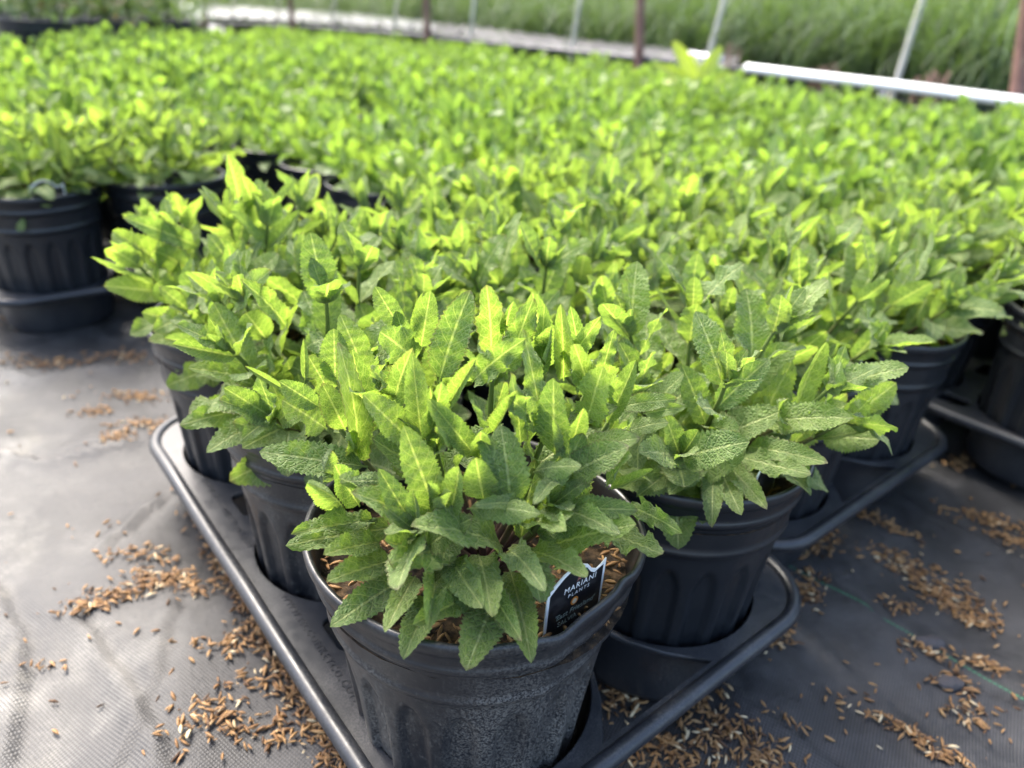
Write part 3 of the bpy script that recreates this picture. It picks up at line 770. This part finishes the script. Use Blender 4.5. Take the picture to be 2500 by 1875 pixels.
L2 = [  # base, tip, width in the photo, shape
    ((600, 985), (60, 905), 150, 0), ((930, 1205), (800, 830), 165, 1), ((1000, 1225), (1080, 945), 125, 3), ((960, 1235), (1010, 1110), 60, 14), ((905, 1205), (890, 1065), 55, 14),
    ((835, 875), (585, 655), 150, 10), ((440, 575), (432, 310), 130, 0), ((600, 565), (478, 245), 130, 1), ((840, 475), (685, 300), 170, 5), ((755, 300), (640, 105), 110, 4),
    ((858, 410), (905, 130), 112, 0), ((950, 570), (1062, 115), 165, 10), ((1205, 450), (1210, 100), 130, 5), ((1270, 340), (1305, 110), 95, 8), ((1280, 530), (1388, 185), 125, 7),
    ((1480, 515), (1412, 150), 135, 0), ((1490, 480), (1505, 290), 70, 14), ((1570, 500), (1690, 300), 90, 7), ((1520, 935), (1500, 570), 152, 0), ((1670, 780), (1732, 520), 165, 12),
    ((1600, 905), (1652, 650), 85, 3), ((1560, 935), (1592, 770), 75, 8), ((862, 835), (820, 480), 112, 1), ((900, 855), (950, 610), 120, 10), ((1125, 930), (922, 670), 120, 4),
    ((1152, 945), (1150, 765), 95, 3), ((990, 690), (1135, 450), 100, 14), ((1215, 825), (1335, 610), 80, 14), ((1150, 790), (1130, 655), 95, 0), ((490, 805), (393, 610), 125, 1),
    ((400, 800), (188, 655), 165, 12), ((535, 905), (405, 800), 55, 8), ((535, 955), (625, 735), 75, 11), ((1085, 1190), (1372, 1160), 115, 9), ((1300, 1195), (1290, 905), 190, 6),
    ((1170, 1150), (1130, 965), 150, 0), ((1350, 880), (1330, 580), 80, 7), ((1420, 800), (1365, 640), 115, 15), ((1410, 1010), (1565, 945), 95, 9), ((1110, 570), (1292, 375), 120, 7),
    ((1770, 780), (1940, 440), 130, 8), ((1830, 690), (2110, 640), 85, 1), ((1860, 815), (2062, 740), 80, 2), ((1950, 725), (2152, 680), 60, 10), ((1640, 925), (1835, 815), 125, 2),
    ((1550, 1055), (1845, 850), 165, 10), ((1765, 1065), (1915, 915), 115, 3), ((1780, 1095), (2052, 1008), 65, 8), ((1880, 880), (1862, 732), 75, 0), ((1540, 1195), (1905, 1180), 110, 1),
    ((1880, 1180), (2080, 1240), 48, 7), ((1300, 1165), (1250, 905), 120, 6), ((720, 640), (640, 480), 95, 5), ((290, 560), (285, 355), 48, 14), ((420, 640), (310, 440), 120, 12),
    ((180, 600), (-5, 490), 45, 14), ((360, 690), (170, 565), 110, 4), ((680, 760), (560, 560), 130, 10), ((730, 700), (740, 500), 110, 1), ((1480, 880), (1370, 330), 60, 7),
    ((1690, 640), (1640, 400), 110, 5), ((1560, 560), (1560, 240), 95, 4), ((1650, 480), (1600, 215), 80, 0), ((1450, 560), (1460, 160), 80, 3), ((1010, 900), (1000, 740), 90, 8),
    ((620, 830), (520, 450), 120, 10), ((560, 1180), (400, 940), 130, 3), ((480, 1190), (440, 1085), 80, 8), ((640, 1150), (545, 1000), 120, 1), ((750, 1070), (525, 1020), 95, 9),
    ((930, 780), (905, 590), 80, 14), ((1740, 560), (1800, 330), 70, 7), ((1780, 680), (1790, 480), 90, 4), ((820, 330), (870, 130), 55, 14), ((800, 420), (735, 210), 85, 3),
    ((1660, 1000), (1830, 900), 120, 1), ((1380, 1180), (1250, 1120), 60, 2), ((1600, 1010), (1470, 1000), 80, 2), ((380, 1060), (370, 940), 60, 3)]
L1 = [
    ((1065, 545), (920, 885), 165, 0), ((1095, 490), (1205, 832), 118, 10), ((690, 510), (392, 690), 130, 1), ((630, 450), (358, 520), 115, 0), ((625, 320), (172, 368), 112, 5),
    ((870, 400), (602, 430), 155, 5), ((1070, 400), (800, 248), 172, 1), ((850, 450), (960, 622), 130, 0), ((800, 490), (762, 658), 85, 4), ((780, 600), (668, 790), 120, 1),
    ((930, 600), (748, 702), 110, 10), ((1170, 420), (1332, 420), 135, 13), ((965, 430), (1015, 562), 130, 13), ((705, 520), (620, 652), 60, 1),
    ((790, 330), (548, 165), 160, 1), ((1250, 400), (1590, 290), 150, 0), ((1480, 330), (1702, 418), 112, 5), ((560, 380), (355, 405), 70, 0), ((1090, 430), (1140, 375), 75, 2),
    ((1000, 560), (1090, 690), 100, 1), ((1240, 240), (1400, 205), 90, 2), ((540, 290), (240, 320), 90, 10), ((1180, 330), (1270, 210), 110, 1)]
sa = []
for b, tp, w, k in L2: sa.append((c2, b, tp, w, k, .70, 1.0))
for b, tp, w, k in L1: sa.append((c1, b, tp, w, k, .45, 1.02))
# stems of the tagged plant, each carrying the leaves whose bases lie nearest
tips = [c2(*q) for q in ((520, 985), (850, 850), (1145, 945), (1540, 935), (1410, 1000), (1620, 1070), (950, 545), (800, 430), (1470, 520), (1780, 770), (450, 780), (940, 1215), (1210, 520), (660, 600), (1680, 600))]
stemsA = []
for tx, ty in tips:
    T = dome_point(tx, ty, cenA, .10, .135, .70); B = np.array([cenA[0]+(T[0]-cenA[0])*.15, cenA[1]+(T[1]-cenA[1])*.15, SOIL_Z+.004])
    Mid = B*.5+T*.5+np.array([(T[0]-B[0])*.12, (T[1]-B[1])*.12, -.006])
    pts = np.array([(1-q)**2*B+2*q*(1-q)*Mid+q*q*T for q in np.linspace(0, 1, 8)])
    stemsA.append((obj('stem', stem_mesh(pts-orgA, .0022, .0012), RA), tx, ty))
for conv, b, tp, w, k, kb, kt in sa:
    bx, by = conv(*b); par = RA
    if conv is c2: par = min(stemsA, key=lambda q: (q[1]-bx)**2+(q[2]-by)**2)[0]
    photo_leaf(par, orgA, cenA, r, conv, b, tp, w, k, kb, kt)
rA = np.random.RandomState(5)
st, ba = gen_plant(rA, 8, .85, .86, 0, 3, .5)
plant_objects(RA, rA, st, ba)
# a few outstanding leaves of its neighbours
def px(x, y): return x, y
for key, cen_uv, items in [
    (('front', 0, 2), (0, 2*S), [((410, 715), (262, 695), 62, 0), ((425, 660), (290, 570), 58, 10), ((480, 600), (335, 535), 50, 1), ((585, 490), (563, 385), 48, 0), ((500, 830), (388, 815), 58, 1), ((640, 560), (600, 440), 50, 0), ((520, 900), (408, 935), 60, 13)]),
    (('front', 0, 1), (0, S), [((665, 985), (437, 1025), 62, 5), ((680, 1005), (515, 1080), 66, 1), ((640, 930), (470, 890), 60, 0), ((720, 1030), (600, 1085), 60, 0), ((560, 760), (640, 660), 60, 0), ((700, 800), (640, 700), 55, 1)]),
    (('front', 1, 0), (S, 0), [((2000, 1065), (2147, 1070), 70, 0), ((1860, 1030), (2070, 1000), 70, 10), ((1720, 1130), (1640, 1195), 50, 0), ((1740, 1140), (1740, 1250), 48, 1), ((1755, 1140), (1805, 1245), 50, 0), ((1770, 1130), (1870, 1220), 48, 10), ((1690, 1110), (1580, 1190), 50, 1), ((1790, 1110), (1970, 1160), 52, 5), ((1820, 1090), (2010, 1110), 55, 10)])]:
    rt = roots[key]; x, y = uv2xy(*cen_uv); cen = np.array([x, y, .172])
    Rm = Matrix.Rotation(-rt.rotation_euler[2], 4, 'Z')
    for b, tp, w, k in items:
        photo_leaf(rt, np.array(rt.location), cen, r, px, b, tp, w, k, .55, 1.05, .105, .135, Rm)

# ------------------------------------------------------------------ plant tags
def text_mesh(body, size, material, shear=0.0, space=1.0):
    fc = bpy.data.curves.new('t', 'FONT'); fc.body = body; fc.size = size; fc.shear = shear; fc.space_character = space; fc.align_x = 'CENTER'; fc.extrude = .00005; fc.resolution_u = 3
    o = bpy.data.objects.new('tmp', fc); COL.objects.link(o)
    dg = bpy.context.evaluated_depsgraph_get(); me = bpy.data.meshes.new_from_object(o.evaluated_get(dg)); bpy.data.objects.remove(o)
    me.materials.clear(); me.materials.append(material); return me
def card_mesh(name, pts, thick, z0, material):
    bm = bmesh.new(); f = bm.faces.new([bm.verts.new((x, y, z0)) for x, y in pts])
    g_ = bmesh.ops.extrude_face_region(bm, geom=[f]); bmesh.ops.translate(bm, vec=(0, 0, -thick), verts=[e for e in g_['geom'] if isinstance(e, bmesh.types.BMVert)])
    bmesh.ops.triangulate(bm, faces=bm.faces[:]); bmesh.ops.recalc_face_normals(bm, faces=bm.faces[:])
    me = bpy.data.meshes.new(name); bm.to_mesh(me); bm.free(); me.materials.append(material); return me
def tag_outline(inset=0.0):
    W = .0185-inset; pts = [(-W*.55, -.030), (W*.55, -.030), (W, -.012), (W, .0165-inset*1.4)]
    pts[3] = (W, .0185-inset*1.9)
    # ogee top: spike at one side, dip, hump, falling shoulder
    for q in np.linspace(0, 1, 13)[1:]:
        x = W-q*2*W
        y = .0185-.0030*math.sin(math.pi*min(1, q/.34))**1.0+(.0072*math.sin(math.pi*np.clip((q-.20)/.80, 0, 1))**1.0 if q > .2 else 0)-.0035*q
        pts.append((x, y-inset*.95))
    pts.append((-W, -.012))
    return pts
TAG_BACK = card_mesh('card', tag_outline(), .0006, 0, M['white']); TAG_FRONT = card_mesh('printed_panel', tag_outline(.0016), .00012, .00014, M['black'])
def place_tag(loc, ex, label, printed=False, lean=0.0, group=None):
    e = np.array([ex[0], ex[1], 0.0]); e /= np.linalg.norm(e); fr = np.array([e[1], -e[0], 0]); up = np.array([0, 0, 1.0])
    up = up*math.cos(lean)+fr*math.sin(lean); zf = np.cross(e, up)
    t = thing('plant_tag', label, 'plant tag', (0, 0, 0), 0, group)
    m = Matrix.Identity(4)
    for k in range(3): m[k][0], m[k][1], m[k][2], m[k][3] = e[k], up[k], zf[k], loc[k]
    t.matrix_world = m
    obj('card', TAG_BACK, t); obj('printed_panel', TAG_FRONT, t)
    if printed:
        z = .00022
        o = obj('printed_name', text_mesh('MARIANI', .0046, M['ink'], .1, 1.18), t, (.0020, .0102, z))
        o = obj('printed_word', text_mesh('PLANTS', .0029, M['ink'], .1, 1.5), t, (.0015, .0066, z))
        o = obj('printed_variety', text_mesh("'East Friesland'", .0044, M['ink_green'], .15, 1.0), t, (.0005, -.0042, z))
        o = obj('printed_line', text_mesh('SALVIA', .0040, M['ink_green'], 0, 1.0), t, (-.004, -.0088, z))
        def disc(rad, mt, zz, n=24): return card_mesh('printed_sun', [(rad*math.cos(a), rad*math.sin(a)) for a in np.linspace(0, 6.2832, n, endpoint=False)], .00005, zz, mt)
        s_ = obj('printed_sun', disc(.0024, M['ink_orange'], 0), t, (-.0005, .0025, z)); obj('sun_centre', disc(.0015, M['ink_cream'], .0001), s_)
        lg = obj('printed_leaf', card_mesh('printed_leaf', [(0, 0), (.0016, .0006), (.0033, .0024), (.0040, .0042), (.0022, .0034), (.0008, .0018)], .00005, 0, M['ink_leaf']), t, (.0022, .0148, z))
        for q in range(3):
            y0 = -.0002+q*.0011
            obj('printed_stroke', card_mesh('printed_stroke', [(-.0004, y0), (-.0016, y0+.0004), (-.0028+.0003*q, y0-.0008), (-.0026+.0003*q, y0-.0004), (-.0015, y0+.0010), (-.0002, y0+.0006)], .00005, 0, M['ink_pink']), lg)
    return t
pa, pb = at_z(1459, 1440, .172), at_z(1341, 1511, .172); e_ = (pa-pb)[:2]/np.linalg.norm((pa-pb)[:2])
ctr = pa[:2]+e_*(.003-.0185)
place_tag((ctr[0], ctr[1], .172), e_, 'black plant tag with white edge and printed lettering in the corner pot', True)
for key, off, ex, lab in [(('front', 1, 0), (.040, -.046), (.62, .78), 'plain tag sliver at the rim of the sage with dark reddish stems'), (('second', 0, 0), (.062, -.004), (.25, .97), 'pale upright tag edge in the first pot of the second tray')]:
    rt = roots[key]; place_tag((rt.location[0]+off[0], rt.location[1]+off[1], rt.location[2]+.170), ex, lab)
for key, lab in [(('aisle', 0, 0), 'white-edged tag in the corner pot across the gap'), (('aisle', 1, 0), 'white-edged tag in the pot beside the corner pot across the gap')]:
    rt = roots[key]; c = np.array(rt.location)[:2]; tc = -c/np.linalg.norm(c)
    p = c+tc*.054+np.array([-tc[1], tc[0]])*.016; place_tag((p[0], p[1], .172), (-tc[1], tc[0]), lab)

# ------------------------------------------------------------------ litter of rice hulls on the cloth
r = np.random.RandomState(12); pts = []
def clus(px_, py_, n, sx_, sy_, ang=0.0, z=0):
    c = at_z(px_, py_, z)[:2]; n = int(n*1.45) if n > 1 else 1; q = r.normal(0, 1, (n, 2))*[sx_, sy_]
    ca, sa_ = math.cos(ang), math.sin(ang)
    pts.append(np.stack([c[0]+q[:, 0]*ca-q[:, 1]*sa_, c[1]+q[:, 0]*sa_+q[:, 1]*ca], 1))
angV = math.atan2(V[1], V[0]); angU = PHI
for k in range(11):                                                # drift along the tray's aisle side
    f_ = k/10; clus(470+330*f_, 1230+600*f_, 52, .016, .006, angV)
for a in [(300, 1465, 70, .020, .006, .5), (230, 1500, 25, .010, .004, .6), (390, 1420, 45, .014, .006, .4), (350, 1370, 40, .016, .007, .2), (460, 1440, 40, .013, .006, 0), (330, 970, 70, .020, .008, 0),
          (380, 1050, 70, .018, .008, .3), (290, 1090, 50, .012, .006, .5), (230, 1010, 30, .012, .005, .4), (120, 890, 80, .03, .01, .2), (60, 780, 60, .02, .015, 0), (560, 1600, 30, .014, .007, 0),
          (500, 1790, 70, .014, .009, .3), (620, 1700, 45, .014, .008, .2), (680, 1800, 50, .014, .008, .2), (640, 1560, 40, .012, .007, .2), (110, 1640, 10, .006, .003, .2), (310, 870, 60, .02, .008, .2),
          (1950, 1450, 120, .016, .010, .7), (1890, 1560, 60, .014, .006, .7), (1990, 1330, 70, .016, .007, .6), (2080, 1230, 60, .018, .006, .6), (2150, 1280, 60, .02, .006, -.6), (2230, 1380, 120, .020, .008, -.5),
          (2330, 1450, 120, .018, .008, -.6), (2380, 1500, 60, .013, .006, -.6), (2430, 1280, 90, .024, .006, -.5), (2480, 1330, 40, .012, .006, -.5), (2250, 1600, 40, .010, .006, 0), (2390, 1620, 40, .011, .005, -.3),
          (2330, 1670, 35, .009, .005, 0), (2370, 1750, 45, .009, .006, 0), (2200, 1790, 45, .012, .003, -.6), (2300, 1860, 40, .010, .003, -.4), (1700, 1720, 70, .014, .008, .6), (1760, 1810, 110, .018, .010, .2),
          (1640, 1850, 60, .012, .008, .3), (1560, 1830, 40, .012, .006, .7), (1500, 1700, 60, .010, .008, .7), (1580, 1650, 60, .010, .008, .7), (1850, 1860, 60, .014, .008, .2), (2190, 1490, 30, .010, .005, 0), (2050, 1720, 12, .02, .01, 0),
          (2350, 1120, 50, .02, .006, .6)]: clus(*a)
for k in range(170):
    px_, py_ = (r.uniform(-50, 700), r.uniform(820, 1900)) if r.rand() < .5 else (r.uniform(1500, 2560), r.uniform(1100, 1900))
    clus(px_, py_, 1, .004, .004)
H2 = np.concatenate(pts)
xi = np.clip(np.searchsorted(gx, H2[:, 0])-1, 0, len(gx)-2); yi = np.clip(np.searchsorted(gy, H2[:, 1])-1, 0, len(gy)-2)
P3 = np.stack([H2[:, 0], H2[:, 1], Z[xi, yi]+.0012+np.abs(r.normal(0, .0012, len(H2)))], 1)
v, f, _, t = hulls(r, P3, .0050, .0085, .22)
o = obj('rice_hull_litter', mesh_from('rice_hull_litter', v, f, None, t, M['hull'])); o['kind'] = 'stuff'
o['label'] = 'brown rice hulls scattered in drifts over the ground cloth'; o['category'] = 'litter'
for (px_, py_, sz) in [(2265, 1578, .010), (2315, 1675, .009)]:
    c = at_z(px_, py_, 0); bm = bmesh.new(); bmesh.ops.create_icosphere(bm, subdivisions=2, radius=sz)
    rr = random.Random(px_)
    for vv in bm.verts: vv.co = Vector((vv.co.x*1.2, vv.co.y*.7, vv.co.z*.45))*(1+rr.uniform(-.12, .12))
    me = bpy.data.meshes.new('pebble'); bm.to_mesh(me); bm.free(); me.materials.append(M['stone'])
    tag(obj('pebble', me, None, (c[0], c[1], sz*.35)), 'small dark pebble among the hulls beyond the green thread', 'pebble', 'dark pebbles on the cloth')

# ------------------------------------------------------------------ far side: posts, side film, pipe
U_POST = 2.56
def pole(name, label, cat, pb, pt, uu, rad, m, group, zlow):
    B = at_uplane(*pb, uu); T = at_uplane(*pt, uu); d = (T-B)/np.linalg.norm(T-B)
    lo = B-d*((B[2]-zlow)/d[2]); hi = B+d*((1.7-B[2])/d[2])
    t = thing(name, label, cat, tuple(lo), 0, group)
    v, f, _, _ = tube(np.array([lo*(1-q)+hi*q for q in np.linspace(0, 1, 8)])-lo, rad, 12)
    obj('shaft', mesh_from('shaft', v, f, material=M[m]), t)
    v, f, _, _ = tube(np.array([[0, 0, -.02], [0, 0, .06]]), rad*1.5, 12); obj('ground_sleeve', mesh_from('ground_sleeve', v, f, material=M[m]), t)
zl = lambda pb, uu: float(zg(*at_uplane(*pb, uu)[:2]))
for pb, pt in [((2484, 225), (2503, 80)), ((1561, 120), (1564, 0)), ((1043, 68), (1040, 0)), ((714, 50), (708, 0)), ((505, 62), (498, 0))]:
    pole('brown_post', 'rusty brown post standing behind the bed along the tunnel side', 'post', pb, pt, U_POST+.02, .022, 'rust', 'brown posts along the tunnel side', zl(pb, U_POST+.02))
for pb, pt in [((2190, 195), (2252, 0)), ((1735, 120), (1768, 0)), ((1400, 97), (1416, 0)), ((1150, 80), (1158, 0)), ((962, 62), (970, 0)), ((812, 45), (818, 0)), ((676, 40), (682, 0)), ((566, 40), (570, 0))]:
    pole('hoop_pipe', 'pale galvanised hoop pipe leaning up behind the bed', 'pipe', pb, pt, U_POST+.12, .0115, 'galv', 'galvanised hoop pipes along the tunnel side', zl(pb, U_POST+.12))
def rail(pxs, uu, n=60):
    P = np.array([at_uplane(x, y, uu) for x, y in pxs]); tt = np.linspace(0, len(P)-1, n)
    return np.stack([np.interp(tt, np.arange(len(P)), P[:, k]) for k in range(3)], 1)
P = rail([(1822, 166), (1950, 182), (2190, 210), (2500, 250), (2640, 268)], U_POST-.06)
v, f, _, _ = tube(P, .017, 14)
tag(obj('white_pipe', mesh_from('white_pipe', v, f, material=M['pipe'])), 'glossy white plastic pipe running along the edge of the bed', 'pipe')
P = rail([(1660, 132), (1760, 146)], U_POST-.06); v, f, _, _ = tube(P, .016, 14)
tag(obj('white_pipe', mesh_from('white_pipe', v, f, material=M['pipe'])), 'short white pipe end showing beside the tall pale weed', 'pipe')
# rolled-down side film with its loops of dark tubing
for nm, lb, mt, tp_, bt_ in [('side_film', 'crumpled pale plastic film lying along the tunnel side behind the bed', 'film', [(440, 8), (560, 14), (700, 22), (860, 32), (1000, 46), (1060, 54)], [(440, 40), (560, 44), (700, 50), (860, 60), (1000, 72), (1060, 78)]),
                             ('cloth_strip', 'dull grey cloth strip folded along the foot of the tunnel side', 'strip', [(1040, 52), (1150, 62), (1300, 82), (1450, 100), (1640, 118), (1800, 136)], [(1040, 80), (1150, 92), (1300, 110), (1450, 126), (1640, 144), (1800, 160)])]:
  top = rail(tp_, U_POST+.30, 140); bot = rail(bt_, U_POST+.10, 140)
  rows = []
  for q in np.linspace(0, 1, 9):
    R_ = top*(1-q)+bot*q; sag = .010*np.sin(np.arange(140)*.9+q*7)+.012*math.sin(q*14)
    rows.append(R_+np.stack([U[0]*sag, U[1]*sag, .4*sag], 1))
  vf = np.array(rows).reshape(-1, 3)
  tag(obj(nm, mesh_from(nm, vf, grid_faces(9, 140), material=M[mt])), lb, 'plastic film' if mt == 'film' else 'cloth strip')
for k, (x0, x1) in enumerate([(520, 605), (640, 740), (760, 830), (850, 925), (930, 1010), (1030, 1130)]):
    y0 = 8+(x0-440)*.088; y1 = 8+(x1-440)*.088
    a, b = at_uplane(x0, y0+4, U_POST+.09), at_uplane(x1, y1+4, U_POST+.09)
    q = np.linspace(0, 1, 24)[:, None]; P = a*(1-q)+b*q; P[:, 2] -= (.10*4*q*(1-q))[:, 0]*np.linalg.norm(b-a)/.6
    v, f, _, _ = tube(P, .007, 8)
    tag(obj('tubing_loop', mesh_from('tubing_loop', v, f, material=M['strap'])), 'dark tubing loop sagging over the pale film', 'tubing', 'tubing loops on the side film')
P = rail([(440, 52), (700, 62), (1000, 84), (1300, 116), (1640, 150), (1830, 172), (2200, 215), (2640, 275)], U_POST+.04); v, f, _, _ = tube(P, .014, 10)
tag(obj('irrigation_hose', mesh_from('irrigation_hose', v, f, material=M['strap'])), 'dark hose stretched along the foot of the tunnel side', 'hose')
# weathered block by the far post
c = at_z(488, 62, -.12); t = thing('wooden_block', 'weathered tan wooden block standing by the farthest brown post', 'wooden block', (c[0], c[1], float(zg(c[0], c[1]))), .3)
zb = -float(zg(c[0], c[1])); zt = at_depth(488, 48, project(c)[2])[2]+zb
v, f, _, _ = box(0, 0, zt/2-.012, .17, .17, max(.1, zt-.024)); obj('block_body', mesh_from('block_body', v, f, material=M['tan'], smooth=False), t)
v, f, _, _ = box(0, 0, zt-.008, .21, .20, .022); obj('block_top', mesh_from('block_top', v, f, material=M['tan'], smooth=False), t)

# ------------------------------------------------------------------ ornamental grasses beyond the posts
def grass_arrays(r, n=130, h=.74, seg=7, wid=.010):
    parts = []
    lean = r.uniform(-.2, .2, 2)
    for k in range(n):
        az = r.uniform(0, 6.28); el0 = math.radians(r.uniform(52, 88)); L = h*r.uniform(.6, 1.2); droop = r.uniform(1.1, 2.7)
        p = np.array([.05*r.normal(), .05*r.normal(), .20]); pts_ = [p]
        for s_ in range(seg):
            q = (s_+.5)/seg; el = el0-droop*q**1.6
            p = p+L/seg*np.array([math.cos(el)*math.cos(az)+lean[0]*q, math.cos(el)*math.sin(az)+lean[1]*q, math.sin(el)]); pts_.append(p)
        pts_ = np.array(pts_); side = np.array([-math.sin(az), math.cos(az), 0])
        w = wid*np.linspace(1, .12, seg+1)[:, None]
        vv = np.stack([pts_-side*w/2, pts_+side*w/2], 1).reshape(-1, 3)
        uv = np.stack([np.repeat(np.linspace(0, 1, seg+1), 2), np.tile([.1, .9], seg+1)], 1)
        parts.append((vv, grid_faces(seg+1, 2), uv, np.full(len(vv), r.rand())))
    return merge(parts)
r = np.random.RandomState(41)
GA = [grass_arrays(r) for _ in range(5)]
GM = [mesh_from('blades', *q[:2], q[2], q[3], M['grass']) for q in GA]
gp = []
for row in range(9):
    for k in range(40):
        u = U_POST+.46+.26*row+r.uniform(-.03, .03); v = -1.0+.27*k+(.13 if row % 2 else 0)+r.uniform(-.03, .03)
        if v > 1.5+2.6*u: continue
        x, y = uv2xy(u, v); z = float(zg(x, y)); q = project((x, y, z+.4))
        if q[2] > 0 and -300 < q[0] < 2800: gp.append((q[2]+row*1.5, x, y, z, row))
gp.sort()
BIGPOT = (mesh_from('pot', FAR_POT[0].vertices and np.array([v.co[:] for v in FAR_POT[0].vertices])*[1.35, 1.35, 1.25], pot_geo(28, 18, False)[1], material=M['pot_clean']),
          mesh_from('rim', np.array([v.co[:] for v in FAR_POT[1].vertices])*[1.35, 1.35, 1.25], rim_geo(28, False)[1], material=M['pot_clean']))
ggrp = 'potted grasses beyond the posts'
gstuff = []
for k, (d, x, y, z, row) in enumerate(gp):
    a = r.uniform(0, 6.28)
    if row < 2 and k < 70:
        t = thing('ornamental_grass', 'tall arching green grass in a black pot beyond the posts', 'potted grass', (x, y, z), a, ggrp)
        p = obj('pot', BIGPOT[0], t); obj('rim', BIGPOT[1], p); b = obj('blades', GM[r.randint(5)], t); b['kind'] = 'stuff'; s_ = r.uniform(.9, 1.15); b.scale = (s_, s_, s_)
    else:
        vv, ff, uu, tt = GA[r.randint(5)]; c, s_ = math.cos(a), math.sin(a); k_ = r.uniform(.95, 1.2)
        gstuff.append((np.stack([(vv[:, 0]*c-vv[:, 1]*s_)*k_+x, (vv[:, 0]*s_+vv[:, 1]*c)*k_+y, vv[:, 2]*k_+z], 1), ff, uu, (tt+r.rand()) % 1))
if gstuff:
    v, f, u_, t_ = merge(gstuff); o = obj('distant_grasses', mesh_from('distant_grasses', v, f, u_, t_, M['grass'])); o['kind'] = 'stuff'
    o['label'] = 'rows of tall grasses receding behind the first potted rows'; o['category'] = 'grass'
# dry weeds by the pipe
for k, (px_, py_) in enumerate([(2000, 190), (2030, 186), (2250, 205), (2285, 210), (1790, 136)]):
    B = at_uplane(px_, py_, U_POST+.02); z0 = float(zg(*B[:2])); parts = []
    for q in range(9):
        a = r.uniform(0, 6.28); e = np.array([.03*math.cos(a), .03*math.sin(a), B[2]-z0+r.uniform(.0, .05)])
        parts.append(tube(np.array([[0, 0, 0], e*.6+[0, 0, .01], e]), [.0012, .0012, .003], 5, cap=False))
    v, f, _, _ = merge(parts)
    tag(obj('dry_weed', mesh_from('dry_weed', v, f, material=M['dry']), None, (B[0], B[1], z0)), 'small pinkish dry weed sprouting beside the white pipe', 'weed', 'dry weeds beside the pipe')
# tall pale weed sticking out of the bed
wb_ = at_z(1700, 205, .25); wz = float(zg(wb_[0], wb_[1])); t = thing('tall_weed', 'tall pale yellow-green weed sticking up above the sage bed', 'weed', (wb_[0], wb_[1], wz+.14))
WL = mesh_from('leaf', *leaf_geo(16, 2, ratio=.26, bend=.25, fold=.3, wave=.1, teeth=0, seed=7)[:3], material=M['weed_leaf'])
dep = project(wb_)[2]; o0 = np.array(t.location)
for b, tp, w in [((1700, 205), (1646, 95), 1.25), ((1705, 205), (1762, 108), 1.35), ((1700, 210), (1600, 150), 1.0), ((1702, 208), (1690, 120), .9), ((1705, 212), (1800, 175), 1.0), ((1698, 214), (1610, 190), .9)]:
    B = at_depth(*b, dep)-o0; T = at_depth(*tp, dep*r.uniform(.96, 1.04))-o0
    o = bpy.data.objects.new('leaf', WL); COL.objects.link(o); o.parent = t
    o.matrix_local = leaf_matrix(B, T-B, np.array([-.1, -.8, .6]), np.linalg.norm(T-B), w)
v, f, _, _ = tube(np.array([[0, 0, 0], [0, 0, .06], at_depth(1702, 205, dep)-o0]), [.004, .0035, .003], 6); obj('stem', mesh_from('stem', v, f, material=M['stem']), t)

# ------------------------------------------------------------------ shrubs beyond the far end of the bed
def shrub_arrays(r, n=420, rad=.20, h=.42):
    parts = []
    for k in range(n):
        a = r.uniform(0, 6.28); q = r.rand()**.5; zz = r.rand(); rr = rad*q*(.55+.6*math.sin(math.pi*min(1, zz*.8+.1)))
        p = np.array([rr*math.cos(a), rr*math.sin(a), .24+h*zz+.04*r.normal()])
        d = np.array([math.cos(a)*.7, math.sin(a)*.7, .6])+r.normal(0, .45, 3); n_ = np.array([0, 0, 1.0])+r.normal(0, .4, 3)
        v, f, uv, _ = LF[r.randint(3)]; d, y, n_ = basis(d, n_); L = r.uniform(.03, .055)
        parts.append((p+L*(v[:, :1]*d+v[:, 1:2]*y*.8+v[:, 2:]*n_), f, uv, np.full(len(v), r.rand())))
    return merge(parts)
r = np.random.RandomState(61)
SH = [mesh_from('crown', *shrub_arrays(r), M['shrub']) for _ in range(3)]; SHB = mesh_from('crown', *shrub_arrays(r, 300), M['shrub_brown'])
for row in range(8):
    for k in range(14):
        u = -.8+.38*k+(.18 if row % 2 else 0)+r.uniform(-.04, .04); v = END_V(u)+.42+.40*row+r.uniform(-.04, .04)
        x, y = uv2xy(u, v); z = float(zg(x, y)); q = project((x, y, z+.3))
        if not (-200 < q[0] < 470) or q[2] < 0: continue
        br = row == 0 and 190 < q[0] < 260
        t = thing('shrub', 'brownish half-bare shrub in a black pot past the end of the bed' if br else 'grey-green bushy shrub in a black pot past the end of the bed', 'shrub', (x, y, z), r.uniform(0, 6.28), None if br else 'potted shrubs past the end of the bed'); t.scale = (1.4, 1.4, 1.4)
        p = obj('pot', BIGPOT[0], t); obj('rim', BIGPOT[1], p)
        tv_, tf_, _, _ = tube(np.array([[0, 0, .18], [.01, 0, .3], [0, .01, .45]]), [.008, .006, .003], 6); obj('trunk', mesh_from('trunk', tv_, tf_, material=M['stem']), t)
        o = obj('crown', SHB if br else SH[r.randint(3)], t); s_ = r.uniform(.9, 1.15); o.scale = (s_, s_, s_)
